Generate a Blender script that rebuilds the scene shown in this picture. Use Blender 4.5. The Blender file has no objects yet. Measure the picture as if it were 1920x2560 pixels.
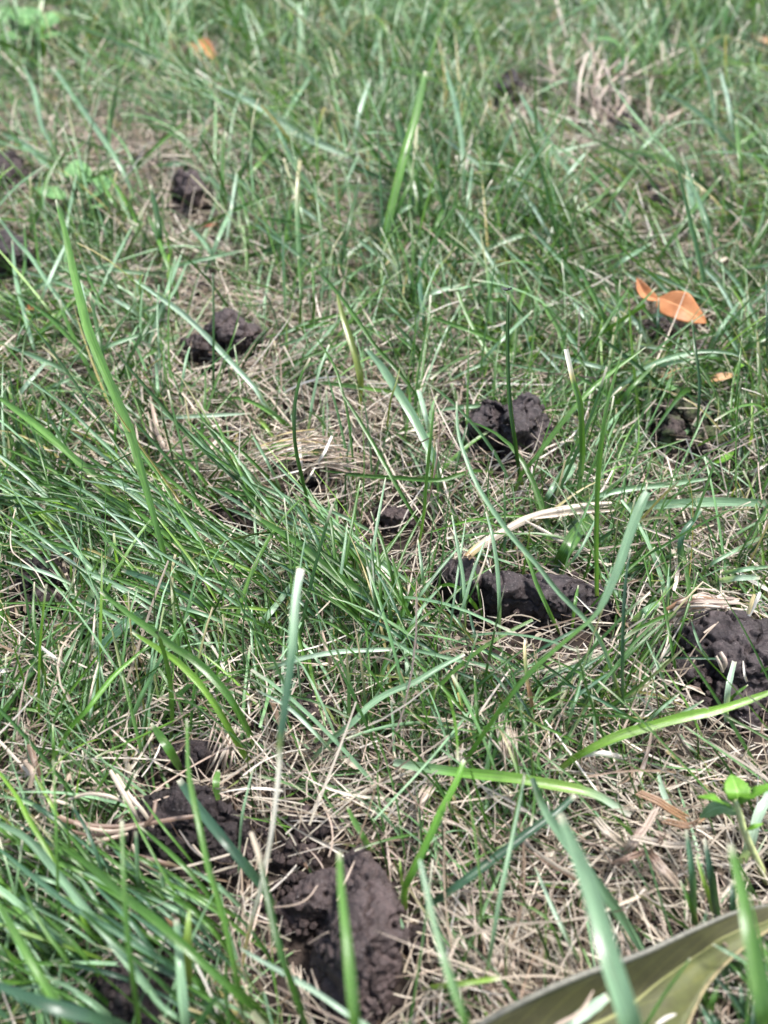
import bpy, bmesh, math, random
import numpy as np
from mathutils import Vector, noise as mnoise

C = bpy.context.scene
COL = C.collection
R = math.radians
random.seed(7)
rng = np.random.default_rng(11)

# ------------------------------------------------------------------ camera, world, sun, exposure
CAM_H, PITCH, TV = 0.28, R(47), 0.52
F = 1280 / TV                                   # focal length in photo pixels (photo 1920 x 2560)
cam = bpy.data.cameras.new('camera'); camo = bpy.data.objects.new('camera', cam); COL.objects.link(camo)
camo.location = (0, 0, CAM_H); camo.rotation_euler = (math.pi/2 - PITCH, 0, 0)
cam.sensor_fit = 'VERTICAL'; cam.sensor_height = 24; cam.sensor_width = 18; cam.lens = 12 / TV
cam.clip_start = 0.005; cam.clip_end = 500
cam.dof.use_dof = True; cam.dof.focus_distance = 0.335; cam.dof.aperture_fstop = 23.08 / 3.8
C.camera = camo

SUN_EL, SUN_ROT = R(64), R(62)
w = bpy.data.worlds.new("World"); C.world = w; w.use_nodes = True
nt = w.node_tree; nt.nodes.clear()
sky = nt.nodes.new('ShaderNodeTexSky'); sky.sky_type = 'NISHITA'; sky.sun_disc = False
sky.sun_elevation = SUN_EL; sky.sun_rotation = SUN_ROT; sky.air_density = 1.0; sky.dust_density = 3.0
bg = nt.nodes.new('ShaderNodeBackground'); bg.inputs[1].default_value = 0.066
wo = nt.nodes.new('ShaderNodeOutputWorld')
nt.links.new(sky.outputs[0], bg.inputs[0]); nt.links.new(bg.outputs[0], wo.inputs[0])
sl = bpy.data.lights.new('sun', 'SUN'); sl.energy = 1.5; sl.angle = R(11); sl.color = (1.0, 0.975, 0.955)
so = bpy.data.objects.new('sun', sl); COL.objects.link(so)
sd = Vector((math.sin(SUN_ROT)*math.cos(SUN_EL), math.cos(SUN_ROT)*math.cos(SUN_EL), math.sin(SUN_EL)))
so.rotation_euler = sd.to_track_quat('Z', 'Y').to_euler(); so.location = sd * 5
C.view_settings.view_transform = 'Standard'; C.view_settings.look = 'None'
C.view_settings.exposure = 2.45; C.view_settings.gamma = 1
C.cycles.max_bounces = 8; C.cycles.transparent_max_bounces = 8

# ------------------------------------------------------------------ maths helpers
CP, SP = math.cos(PITCH), math.sin(PITCH)
def gz(x, y):
    x = np.asarray(x, float); y = np.asarray(y, float)
    f = np.clip(1.6 - np.hypot(x, y - .35), 0, 1)
    return f * 0.0016 * (np.sin(x*41 + 1.3*np.sin(y*23)) + np.sin(y*37 + 2 + np.sin(x*19)) + .6*np.sin(x*90 + y*70) + .5*np.sin(y*110 - x*60))

def ray(px, py):
    t = (1280 - py) / F; s = (px - 960) / F
    return np.array([s, CP + t*SP, -SP + t*CP])
def at(px, py, h=0.0):
    """photo pixel -> world point h metres above the local ground"""
    d = ray(px, py); z = h
    for _ in range(3):
        k = (CAM_H - z) / -d[2]
        z = h + float(gz(k*d[0], k*d[1]))
    return np.array([k*d[0], k*d[1], z])
def depth_of(p):
    return p[1]*CP - (p[2]-CAM_H)*SP
def hvert(px, py, base):
    d = ray(px, py); k = base[1] / d[1]
    return max(0.0, CAM_H + k*d[2] - float(gz(base[0], base[1])))
def proj(P):
    """world (N,3) -> photo pixel (N,2)"""
    dep = P[..., 1]*CP - (P[..., 2]-CAM_H)*SP
    dep = np.maximum(dep, 1e-3)
    up = P[..., 1]*SP + (P[..., 2]-CAM_H)*CP
    return 960 + F*P[..., 0]/dep, 1280 - F*up/dep

def catmull(pts, n):
    pts = np.asarray(pts, float)
    if len(pts) == 2:
        t = np.linspace(0, 1, n)[:, None]; return pts[0]*(1-t) + pts[1]*t
    P = np.vstack([2*pts[0]-pts[1], pts, 2*pts[-1]-pts[-2]])
    L = np.r_[0, np.cumsum(np.linalg.norm(np.diff(pts[:, :3], axis=0), axis=1))]
    out = []
    for s in np.linspace(0, L[-1], n):
        i = min(int(np.searchsorted(L, s, side='right')-1), len(pts)-2)
        t = (s-L[i]) / max(L[i+1]-L[i], 1e-9)
        p0, p1, p2, p3 = P[i], P[i+1], P[i+2], P[i+3]
        out.append(.5*((2*p1) + (-p0+p2)*t + (2*p0-5*p1+4*p2-p3)*t*t + (-p0+3*p1-3*p2+p3)*t**3))
    return np.array(out)

def hashn(i, j, k):
    n = (i*374761393 + j*668265263 + k*2147483647 + 12345) & 0xffffffff
    n = ((n ^ (n >> 13)) * 1274126177) & 0xffffffff
    return ((n ^ (n >> 16)) & 0xffff) / 65535.0
def vnoise(P):
    """value noise of an (N,3) array, -1..1"""
    I = np.floor(P).astype(np.int64); f = P - I; f = f*f*(3-2*f)
    r = 0
    for a in (0, 1):
        for b in (0, 1):
            for c in (0, 1):
                wgt = (f[:, 0] if a else 1-f[:, 0])*(f[:, 1] if b else 1-f[:, 1])*(f[:, 2] if c else 1-f[:, 2])
                r = r + wgt*hashn(I[:, 0]+a, I[:, 1]+b, I[:, 2]+c)
    return r*2-1
def vn2(x, y, s, o=0.0):
    return vnoise(np.stack([x/s + o, y/s + 3.7*o, np.full_like(x, o*1.9)], 1))

def worley(P):
    """distance to the nearest feature point of a unit cell grid"""
    I = np.floor(P).astype(np.int64); best = np.full(len(P), 9.0)
    for a in (-1, 0, 1):
        for b in (-1, 0, 1):
            for c in (-1, 0, 1):
                J = I + (a, b, c)
                Q = J + np.stack([hashn(J[:, 0], J[:, 1], J[:, 2]), hashn(J[:, 0]+57, J[:, 1]+11, J[:, 2]+5), hashn(J[:, 0]+91, J[:, 1]+33, J[:, 2]+71)], 1)
                best = np.minimum(best, ((P-Q)**2).sum(1))
    return np.sqrt(best)

# ------------------------------------------------------------------ materials
def new_mat(name):
    m = bpy.data.materials.new(name); m.use_nodes = True
    n = m.node_tree; n.nodes.clear()
    out = n.nodes.new('ShaderNodeOutputMaterial')
    return m, n, out
def nd(n, t, **kw):
    x = n.nodes.new(t)
    for k, v in kw.items(): setattr(x, k, v)
    return x
def ramp(n, fac, stops):
    r = nd(n, 'ShaderNodeValToRGB'); e = r.color_ramp.elements
    while len(e) < len(stops): e.new(.5)
    for i, (p, c) in enumerate(stops):
        e[i].position = p; e[i].color = (*c, 1) if len(c) == 3 else c
    n.links.new(fac, r.inputs[0]); return r.outputs[0]
def mixc(n, a, b, fac, mode='MIX'):
    m = nd(n, 'ShaderNodeMix', data_type='RGBA', blend_type=mode)
    for s, v in ((m.inputs[0], fac), (m.inputs[6], a), (m.inputs[7], b)):
        if hasattr(v, 'is_linked'): n.links.new(v, s)
        else: s.default_value = v if not isinstance(v, tuple) else (*v, 1)
    return m.outputs[2]
def noise_tex(n, vec, scale, detail=3, rough=.55):
    t = nd(n, 'ShaderNodeTexNoise'); t.inputs['Scale'].default_value = scale
    t.inputs['Detail'].default_value = detail; t.inputs['Roughness'].default_value = rough
    if vec is not None: n.links.new(vec, t.inputs['Vector'])
    return t.outputs[0]

def blade_material(name, rough, trans, vein_lo, vein_hi, tint, spec=.5, mott=0.0):
    m, n, out = new_mat(name)
    col = nd(n, 'ShaderNodeAttribute', attribute_name='Col').outputs['Color']
    uv = nd(n, 'ShaderNodeAttribute', attribute_name='uvw').outputs['Vector']
    sc = nd(n, 'ShaderNodeVectorMath', operation='MULTIPLY'); n.links.new(uv, sc.inputs[0]); sc.inputs[1].default_value = (9, 90, 57)
    v = noise_tex(n, sc.outputs[0], 1.0, 2)
    vr = ramp(n, v, [(.38, (vein_lo,)*3), (.62, (vein_hi,)*3)])
    c = mixc(n, col, vr, 1.0, 'MULTIPLY')
    sc2 = nd(n, 'ShaderNodeVectorMath', operation='MULTIPLY'); n.links.new(uv, sc2.inputs[0]); sc2.inputs[1].default_value = (1.2, 160, 91)
    v2 = noise_tex(n, sc2.outputs[0], 1.0, 4, .7)
    sp = ramp(n, v2, [(.60, (0, 0, 0)), (.74, (1, 1, 1))])
    f = nd(n, 'ShaderNodeMath', operation='MULTIPLY'); n.links.new(sp, f.inputs[0]); f.inputs[1].default_value = mott
    c = mixc(n, c, (.42, .40, .24), f.outputs[0])
    p = nd(n, 'ShaderNodeBsdfPrincipled')
    n.links.new(c, p.inputs['Base Color']); p.inputs['Roughness'].default_value = rough
    p.inputs['Specular IOR Level'].default_value = spec
    b = nd(n, 'ShaderNodeBump'); b.inputs['Strength'].default_value = .55; b.inputs['Distance'].default_value = .00012
    n.links.new(v, b.inputs['Height']); n.links.new(b.outputs[0], p.inputs['Normal'])
    t = nd(n, 'ShaderNodeBsdfTranslucent'); tc = mixc(n, c, tint, 1.0, 'MULTIPLY'); n.links.new(tc, t.inputs[0])
    mx = nd(n, 'ShaderNodeMixShader'); mx.inputs[0].default_value = trans
    n.links.new(p.outputs[0], mx.inputs[1]); n.links.new(t.outputs[0], mx.inputs[2]); n.links.new(mx.outputs[0], out.inputs[0])
    return m
M_GRASS = blade_material('grass', .30, .30, .66, 1.25, (1.4, 1.4, .6), .55, .30)
M_STRAW = blade_material('straw', .42, .15, .58, 1.15, (1.1, 1.0, .85), .6, .0)

def soil_mat(name, base, lo, bump=1.0, rough=.78, speck=.5, green=0, spec=.35):
    m, n, out = new_mat(name)
    tc = nd(n, 'ShaderNodeTexCoord').outputs['Object']
    a = noise_tex(n, tc, 260, 7, .75)
    c = ramp(n, a, [(.3, lo), (.62, base), (.80, tuple(min(1, x*2.3) for x in base))])
    oi = nd(n, 'ShaderNodeObjectInfo'); big = noise_tex(n, tc, 60, 3, .6)
    c = mixc(n, c, ramp(n, oi.outputs['Random'], [(0, (.78, .75, .78)), (.5, (1.0, .98, 1.02)), (1, (1.55, 1.42, 1.36))]), 1.0, 'MULTIPLY')
    c = mixc(n, c, ramp(n, big, [(.35, (.72, .70, .68)), (.65, (1.35, 1.32, 1.34))]), 1.0, 'MULTIPLY')
    b2 = noise_tex(n, tc, 1700, 2, .5)
    sp = ramp(n, b2, [(.69, (0, 0, 0)), (.75, (1, 1, 1))])
    f = nd(n, 'ShaderNodeMath', operation='MULTIPLY'); n.links.new(sp, f.inputs[0]); f.inputs[1].default_value = speck
    c = mixc(n, c, (.30, .27, .26), f.outputs[0])
    if green:
        g = ramp(n, noise_tex(n, tc, 90, 4), [(.45, (0, 0, 0)), (.6, (1, 1, 1))])
        gf = nd(n, 'ShaderNodeMath', operation='MULTIPLY'); n.links.new(g, gf.inputs[0]); gf.inputs[1].default_value = green
        c = mixc(n, c, (.05, .075, .02), gf.outputs[0])
    p = nd(n, 'ShaderNodeBsdfPrincipled'); n.links.new(c, p.inputs['Base Color']); p.inputs['Roughness'].default_value = rough
    p.inputs['Specular IOR Level'].default_value = spec
    h = noise_tex(n, tc, 520, 5, .7)
    b = nd(n, 'ShaderNodeBump'); b.inputs['Strength'].default_value = 1.0*bump; b.inputs['Distance'].default_value = .0009
    n.links.new(h, b.inputs['Height']); n.links.new(b.outputs[0], p.inputs['Normal'])
    n.links.new(p.outputs[0], out.inputs[0]); return m
M_GROUND = soil_mat('lawn_soil', (.030, .022, .017), (.010, .008, .006), 1.0, .9, .15)
M_CLOD = soil_mat('damp_clay_soil', (.049, .038, .0355), (.014, .0105, .010), 1.0, .60, .8)
M_CRUMB = soil_mat('crumbly_soil', (.040, .031, .029), (.010, .0075, .007), 1.3, .75, .8)
M_MOSSY = soil_mat('mossy_soil', (.055, .042, .036), (.014, .011, .010), 1.2, .8, .3, .8)
M_BLACK = soil_mat('black_wet_stone', (.010, .010, .014), (.004, .004, .006), .25, .22, .1, spec=.6)
M_WHITE = soil_mat('white_stone', (.62, .63, .66), (.45, .45, .48), .3, .5, .0)

def leaf_mat(name, a, b, c3, rough=.4, trans=.2, scale=90, two=None):
    m, n, out = new_mat(name)
    uv = nd(n, 'ShaderNodeAttribute', attribute_name='uvw').outputs['Vector']
    tc = nd(n, 'ShaderNodeTexCoord').outputs['Object']
    f = noise_tex(n, tc, scale, 6, .7)
    c = ramp(n, f, [(.32, a), (.5, b), (.68, c3)])
    # side veins and midrib from the leaf's own coordinates
    sep = nd(n, 'ShaderNodeSeparateXYZ'); n.links.new(uv, sep.inputs[0])
    if two:
        up = ramp(n, sep.outputs[0], [(.0, (1, 1, 1)), (.08, (0, 0, 0))]); c = mixc(n, c, ramp(n, f, [(.3, two[0]), (.7, two[1])]), up)
    ab = nd(n, 'ShaderNodeMath', operation='ABSOLUTE'); n.links.new(sep.outputs[0], ab.inputs[0])
    mr = ramp(n, ab.outputs[0], [(.0, (1, 1, 1)), (.045, (0, 0, 0))])
    c = mixc(n, c, tuple(min(1, x*1.9+.05) for x in c3), mr)
    k = nd(n, 'ShaderNodeMath', operation='MULTIPLY_ADD'); n.links.new(ab.outputs[0], k.inputs[0]); k.inputs[1].default_value = -.22
    n.links.new(sep.outputs[1], k.inputs[2])
    sn = nd(n, 'ShaderNodeMath', operation='MULTIPLY'); n.links.new(k.outputs[0], sn.inputs[0]); sn.inputs[1].default_value = 75
    s2 = nd(n, 'ShaderNodeMath', operation='SINE'); n.links.new(sn.outputs[0], s2.inputs[0])
    sv = ramp(n, s2.outputs[0], [(.93, (0, 0, 0)), (1.0, (.35, .35, .35))])
    c = mixc(n, c, c3, sv)
    p = nd(n, 'ShaderNodeBsdfPrincipled'); n.links.new(c, p.inputs['Base Color']); p.inputs['Roughness'].default_value = rough; p.inputs['Specular IOR Level'].default_value = .28
    bb = nd(n, 'ShaderNodeBump'); bb.inputs['Strength'].default_value = .35; bb.inputs['Distance'].default_value = .0004
    n.links.new(noise_tex(n, tc, 500, 3), bb.inputs['Height']); n.links.new(bb.outputs[0], p.inputs['Normal'])
    t = nd(n, 'ShaderNodeBsdfTranslucent'); n.links.new(c, t.inputs[0])
    mx = nd(n, 'ShaderNodeMixShader'); mx.inputs[0].default_value = trans
    n.links.new(p.outputs[0], mx.inputs[1]); n.links.new(t.outputs[0], mx.inputs[2]); n.links.new(mx.outputs[0], out.inputs[0])
    return m
M_OLIVE = leaf_mat('olive_leaf', (.060, .060, .024), (.088, .098, .032), (.135, .135, .038), .60, .04, 75, ((.042, .038, .018), (.068, .068, .026)))
M_ORANGE = leaf_mat('orange_leaf', (.36, .14, .05), (.44, .18, .07), (.50, .24, .10), .5, .25, 90)
M_TAN = leaf_mat('tan_leaf', (.30, .15, .07), (.42, .24, .12), (.52, .36, .2), .55, .2, 120)
M_LIME = leaf_mat('fresh_green_leaf', (.09, .22, .02), (.13, .30, .03), (.20, .38, .05), .42, .3, 220)
M_CLOVER = leaf_mat('pale_green_leaf', (.08, .19, .06), (.13, .27, .09), (.22, .38, .16), .45, .25, 160)
M_RUST = leaf_mat('rusty_leaf', (.16, .03, .02), (.28, .07, .05), (.35, .12, .07), .5, .2, 150)

def plain(name, c, rough=.5, trans=0.0):
    m, n, out = new_mat(name); tc = nd(n, 'ShaderNodeTexCoord').outputs['Object']
    cc = ramp(n, noise_tex(n, tc, 700, 3), [(.3, tuple(x*.7 for x in c)), (.7, tuple(min(1, x*1.25) for x in c))])
    p = nd(n, 'ShaderNodeBsdfPrincipled'); n.links.new(cc, p.inputs['Base Color']); p.inputs['Roughness'].default_value = rough
    if trans:
        t = nd(n, 'ShaderNodeBsdfTransparent'); mx = nd(n, 'ShaderNodeMixShader'); mx.inputs[0].default_value = trans
        n.links.new(p.outputs[0], mx.inputs[1]); n.links.new(t.outputs[0], mx.inputs[2]); n.links.new(mx.outputs[0], out.inputs[0])
    else: n.links.new(p.outputs[0], out.inputs[0])
    return m
M_FLY = plain('black_insect', (.006, .006, .006), .3)
M_WING = plain('smoky_wing', (.05, .045, .04), .25, .35)
M_RIM = plain('dry_leaf_rim', (.125, .12, .09), .55)
M_RIMTAN = plain('tan_leaf_rim', (.26, .21, .10), .6)

# ------------------------------------------------------------------ object helpers
def tag(o, label=None, cat=None, group=None, kind=None):
    for k, v in (('label', label), ('category', cat), ('group', group), ('kind', kind)):
        if v: o[k] = v
    return o
def empty(name, loc):
    o = bpy.data.objects.new(name, None); o.location = loc; o.empty_display_size = .005; COL.objects.link(o); return o

class Acc:
    """collects ribbons (V-folded strips) into one mesh with colour and strip coordinates"""
    def __init__(s): s.v = []; s.f = []; s.c = []; s.u = []; s.n = 0
    def add(s, P, W, Nm, col, fold, K=3):
        # P,W,Nm (N,S,3); col (N,S,3); fold (N,) ; K vertices across
        N, S, _ = P.shape
        t = np.linspace(-1, 1, K)
        off = W[:, :, None, :]*t[None, None, :, None] + Nm[:, :, None, :]*(np.abs(t)**1.6)[None, None, :, None]*fold[:, None, None, None]*np.linalg.norm(W, axis=2)[:, :, None, None]
        V = (P[:, :, None, :] + off).reshape(-1, 3)
        Cc = np.repeat(col[:, :, None, :], K, 2).reshape(-1, 3)
        L = np.r_['1', np.zeros((N, 1)), np.cumsum(np.linalg.norm(np.diff(P, axis=1), axis=2), 1)]
        U = np.empty((N, S, K, 3)); U[..., 0] = t; U[..., 1] = L[:, :, None]; U[..., 2] = rng.random((N, 1, 1))
        idx = (np.arange(N*S*K).reshape(N, S, K) + s.n)
        a = idx[:, :-1, :-1]; b = idx[:, :-1, 1:]; c = idx[:, 1:, 1:]; d = idx[:, 1:, :-1]
        Fq = np.stack([a, b, c, d], -1).reshape(-1, 4)
        s.v.append(V); s.f.append(Fq); s.c.append(Cc); s.u.append(U.reshape(-1, 3)); s.n += len(V)
    def build(s, name, mat, parent=None, origin=None):
        V = np.concatenate(s.v); Fq = np.concatenate(s.f); Cc = np.concatenate(s.c); U = np.concatenate(s.u)
        if origin is not None: V = V - np.asarray(origin)
        me = bpy.data.meshes.new(name)
        me.vertices.add(len(V)); me.vertices.foreach_set('co', V.astype(np.float32).ravel())
        me.loops.add(Fq.size); me.loops.foreach_set('vertex_index', Fq.astype(np.int32).ravel())
        me.polygons.add(len(Fq)); me.polygons.foreach_set('loop_start', (np.arange(len(Fq))*4).astype(np.int32))
        me.polygons.foreach_set('use_smooth', np.ones(len(Fq), bool))
        me.update(calc_edges=True)
        at_ = me.attributes.new('Col', 'FLOAT_COLOR', 'POINT'); at_.data.foreach_set('color', np.c_[Cc, np.ones(len(Cc))].astype(np.float32).ravel())
        au = me.attributes.new('uvw', 'FLOAT_VECTOR', 'POINT'); au.data.foreach_set('vector', U.astype(np.float32).ravel())
        me.materials.append(mat)
        o = bpy.data.objects.new(name, me); COL.objects.link(o)
        if origin is not None and parent is None: o.location = origin
        if parent is not None: o.parent = parent
        return o

def norm(a): return a / np.maximum(np.linalg.norm(a, axis=-1, keepdims=True), 1e-12)
def rib_frames(P, roll, half):
    """side and normal vectors: strip lies flat (roll 0) then is rolled about its own line"""
    T = np.gradient(P, axis=1); T = norm(T)
    side = np.cross(T, np.array([0, 0, 1.0])); bad = np.linalg.norm(side, axis=2, keepdims=True) < .15
    side = np.where(bad, np.array([1.0, 0, 0]), side); side = norm(side)
    nn = norm(np.cross(side, T))
    r = roll[..., None] if roll.ndim == 2 else roll[:, None, None]
    Wv = side*np.cos(r) + nn*np.sin(r); Nn = -side*np.sin(r) + nn*np.cos(r)
    return Wv*half[..., None], Nn

# ------------------------------------------------------------------ clods (footprints first, so that grass keeps clear of them)
FOOT = []     # (cx, cy, rx, ry, height)
def clod(name, label, hulls, mat, voxel=.0006, amp=.0011, fine=.00030, cat='soil clod', crumbs=0, group=None, flake=0):
    rr = random.Random(hash(label) % 99991 if False else sum(map(ord, label)))
    bm = bmesh.new(); allp = []
    for h in hulls:
        pts = []
        if len(h) < 9 or name == 'soil_clod':
            hx = [q[0] for q in h]; hy = [q[1] for q in h]; hm = max(q[2] for q in h); mx_, my_ = sum(hx)/len(h), sum(hy)/len(h)
            wx, wy = max(hx)-min(hx), max(hy)-min(hy)
            if name == 'soil_clod':
                h = list(h) + [(mx_+wx*rr.uniform(-.24, .0), my_+wy*rr.uniform(-.05, .12), hm*rr.uniform(1.05, 1.3)), (mx_+wx*rr.uniform(.0, .24), my_+wy*rr.uniform(-.08, .1), hm*rr.uniform(1.0, 1.25))]
        for (px, py, hh) in h:
            if name == 'soil_clod' and hh > 2: hh *= .78
            p = at(px, py, hh*.001); pts.append(p)
            if hh > 2: pts.append(np.array([p[0], p[1] + .0004*hh, float(gz(p[0], p[1])) - .002]))
        allp += pts
        b2 = bmesh.new()
        for p in pts: b2.verts.new(p)
        bmesh.ops.convex_hull(b2, input=b2.verts)
        bmesh.ops.delete(b2, geom=[v for v in b2.verts if not v.link_faces], context='VERTS')
        t = bpy.data.meshes.new('t'); b2.to_mesh(t); b2.free(); bm.from_mesh(t); bpy.data.meshes.remove(t)
    A = np.array(allp)
    if crumbs:
        sz = np.ptp(A, axis=0)
        for k in range(crumbs):
            q = A[rr.randrange(len(A))]*(.55+.45*rr.random()); q = A.mean(0) + (A[rr.randrange(len(A))]-A.mean(0))*rr.uniform(.6, 1.0)
            r = rr.uniform(.0012, .0034)
            g = bmesh.ops.create_icosphere(bm, subdivisions=1, radius=r)
            for v in g['verts']: v.co = Vector(q) + Vector((v.co.x*rr.uniform(.8, 1.1), v.co.y, v.co.z)) 
    if name == 'soil_clod':
        bm.faces.ensure_lookup_table()
        ar = [f.calc_area() for f in bm.faces]; tot = sum(ar); ng = int(min(420, tot*1e6/(9.0 if amp >= .0014 else 16))); far_ = A[:, 1].mean() > .42
        for f in rr.choices(list(bm.faces), ar, k=ng//(2 if far_ else 1)):
            vs = [v.co for v in f.verts]; a_, b_ = rr.random(), rr.random()
            if a_+b_ > 1: a_, b_ = 1-a_, 1-b_
            q = vs[0] + (vs[1]-vs[0])*a_ + (vs[2]-vs[0])*b_
            if mnoise.noise(q/.009) + (.25 if amp >= .0013 else -.05) < 0: continue
            g = bmesh.ops.create_icosphere(bm, subdivisions=1, radius=rr.choice((.6, .7, .8, 1.0, 1.3, 1.7))*.001*(1.4 if far_ else 1)); sc_ = Vector((rr.uniform(.6, 1.2), rr.uniform(.6, 1.2), rr.uniform(.6, 1.1)))
            for v in g['verts']: v.co = q + v.co*sc_
    me = bpy.data.meshes.new(name); bm.to_mesh(me); bm.free()
    o = bpy.data.objects.new(name, me); COL.objects.link(o)
    md = o.modifiers.new('r', 'REMESH'); md.mode = 'VOXEL'; md.voxel_size = voxel*.78
    dg = bpy.context.evaluated_depsgraph_get(); me2 = bpy.data.meshes.new_from_object(o.evaluated_get(dg))
    o.modifiers.clear(); o.data = me2; bpy.data.meshes.remove(me)
    n = len(me2.vertices); co = np.empty(n*3, np.float32); me2.vertices.foreach_get('co', co); co = co.reshape(-1, 3).astype(float)
    # soften the hull edges
    ed = np.empty(len(me2.edges)*2, np.int32); me2.edges.foreach_get('vertices', ed); ed = ed.reshape(-1, 2)
    for _ in range(1):
        acc = np.zeros_like(co); cnt = np.zeros(n)
        np.add.at(acc, ed[:, 0], co[ed[:, 1]]); np.add.at(acc, ed[:, 1], co[ed[:, 0]])
        np.add.at(cnt, ed[:, 0], 1); np.add.at(cnt, ed[:, 1], 1)
        co = .5*co + .5*acc/np.maximum(cnt, 1)[:, None]
    me2.vertices.foreach_set('co', co.astype(np.float32).ravel()); me2.update()
    nr = np.empty(n*3, np.float32); me2.vertices.foreach_get('normal', nr); nr = nr.reshape(-1, 3)
    amp = amp*1.35; fine = fine*1.5
    mound = 1.0*vnoise(co/.0085) + .8*vnoise(co/.0042+9)
    zone = np.clip(vnoise(co/.010 + 77)*3 + (1.6 if amp >= .0018 else .6), .12, 1)    # crumbly areas beside smeared ones
    w1 = .55 - worley(co/.0030 + 3); w2 = .55 - worley(co/.0016 + 17)
    d = amp*mound + zone*(fine*1.5*w1 + fine*1.7*w2) + fine*.7*vnoise(co/.0009+5)
    cr = vnoise(co/.0075 + 31) + .35*vnoise(co/.002 + 8); d -= amp*1.5*np.clip(1-np.abs(cr)*6, 0, 1)        # cracks
    co = co + nr*d[:, None]
    org = np.array([A[:, 0].mean(), A[:, 1].mean(), float(gz(A[:, 0].mean(), A[:, 1].mean()))])
    me2.vertices.foreach_set('co', (co-org).astype(np.float32).ravel())
    me2.polygons.foreach_set('use_smooth', np.ones(len(me2.polygons), bool)); me2.update()
    me2.materials.clear(); me2.materials.append(mat); me2.name = name
    o.location = org
    tag(o, label, cat, group)
    for h in hulls:
        Q = np.array([at(px, py, hh*.001) for px, py, hh in h])
        c0 = (Q.min(0)+Q.max(0))/2; r0 = np.ptp(Q, axis=0)/2
        FOOT.append((c0[0], c0[1], max(r0[0]*.92, .002), max(r0[1]*.9, .002), Q[:, 2].max()))
    return o
def lump(px, py, r, h):      # hull ring round a pixel, r in pixels, h in mm
    o = []
    for k in range(9):
        a = k*2*math.pi/9 + px; q = r*random.uniform(.8, 1.08)
        o.append((px+q*math.cos(a), py-q*math.sin(a)*.9, h*(.5+.5*math.sin(a))*.95))
    return o

G1 = 'dark soil clods lying on the lawn'
clod('soil_clod', 'long three-lobed grey soil roll under the thick dry stem, right of centre',
     [[(1085,1425,13),(1125,1392,17),(1180,1397,18),(1215,1440,16),(1228,1500,6),(1180,1540,0),(1105,1500,0)],
      [(1195,1430,17),(1240,1428,19),(1300,1428,20),(1330,1455,15),(1320,1530,4),(1260,1560,0),(1190,1530,2)],
      [(1300,1440,19),(1360,1425,20),(1420,1435,19),(1490,1450,16),(1525,1490,12),(1535,1545,2),(1460,1572,0),(1360,1570,0),(1305,1540,2)],
      [(1140,1440,11),(1250,1436,13),(1380,1436,13),(1490,1465,11),(1490,1550,3),(1340,1568,1),(1190,1545,1),(1135,1510,2)]],
     M_CLOD, .0006, .0009, .00025, crumbs=6, group=G1)
clod('soil_clod', 'big dark clod cut by the right photo edge, brown dry strips on its back',
     [[(1690,1560,14),(1740,1535,17),(1840,1525,18),(1960,1560,18),(2060,1640,14),(2050,1780,4),(1920,1800,0),(1830,1740,3),(1760,1685,4),(1695,1640,5)],
      [(1668,1655,7),(1725,1640,9),(1770,1690,6),(1750,1730,0),(1680,1718,0)],[(1790,1700,10),(1900,1740,12),(1900,1830,0),(1760,1790,0)]],
     M_CLOD, .0007, .0013, .00035, crumbs=14, group=G1)
clod('soil_clod', 'largest dark wedge-shaped clod with a pointed top and a left arm, bottom centre',
     [[(868,2122,12),(905,2112,14),(945,2170,18),(990,2250,21),(1000,2330,22),(1000,2420,18),(965,2490,10),(940,2590,0),(840,2600,0),(765,2480,0),(772,2400,5),(808,2330,10),(832,2230,14),(900,2200,26),(925,2330,31),(880,2470,27)],
      [(695,2255,9),(740,2210,13),(800,2170,14),(850,2160,14),(850,2290,13),(800,2315,4),(720,2312,2),(680,2292,2)]],
     M_CLOD, .00055, .0012, .0003, crumbs=10, group=G1)
clod('soil_clod', 'wide crumbly clod with dry brown roots trailing off its left side',
     [[(400,1990,14),(440,1962,17),(510,1970,18),(580,2010,18),(622,2060,12),(630,2130,4),(560,2190,0),(430,2200,0),(330,2160,2),(300,2090,7),(335,2025,11)],
      [(560,2110,6),(610,2150,4),(600,2200,0),(550,2200,0)]],
     M_CRUMB, .0006, .0017, .0005, crumbs=34, group=G1)
clod('soil_clod', 'pair of small crumbly lumps above the root-trailing clod', [lump(437,1885,36,9), lump(507,1885,42,11), lump(470,1905,26,6)], M_CRUMB, .0005, .0013, .0005, crumbs=26, group=G1)
clod('soil_clod', 'dark clod behind blurred blades in the bottom left corner',
     [[(250,2430,14),(300,2402,18),(370,2392,18),(430,2420,14),(445,2480,8),(430,2610,0),(240,2610,0),(225,2500,4)],
      [(405,2340,7),(440,2330,8),(450,2390,2),(410,2400,0)]], M_CRUMB, .0006, .0013, .0004, crumbs=14, group=G1)
clod('soil_clod', 'crumbly lump with a curved root hair across it by the left edge', [lump(82,1448,42,16), lump(124,1440,40,16), lump(108,1496,38,13)], M_CRUMB, .0005, .0014, .0005, crumbs=34, group=G1)
clod('soil_clod', 'round cracked clod behind the fly stem',
     [[(1170,1040,14),(1200,1008,20),(1240,992,23),(1262,1030,18),(1262,1120,4),(1215,1135,0),(1165,1095,4)],
      [(1250,1000,22),(1320,985,24),(1365,1020,20),(1380,1070,12),(1355,1120,4),(1300,1145,0),(1262,1130,4),(1272,1050,20)]],
     M_CLOD, .0007, .0017, .0004, crumbs=16, group=G1)
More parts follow.
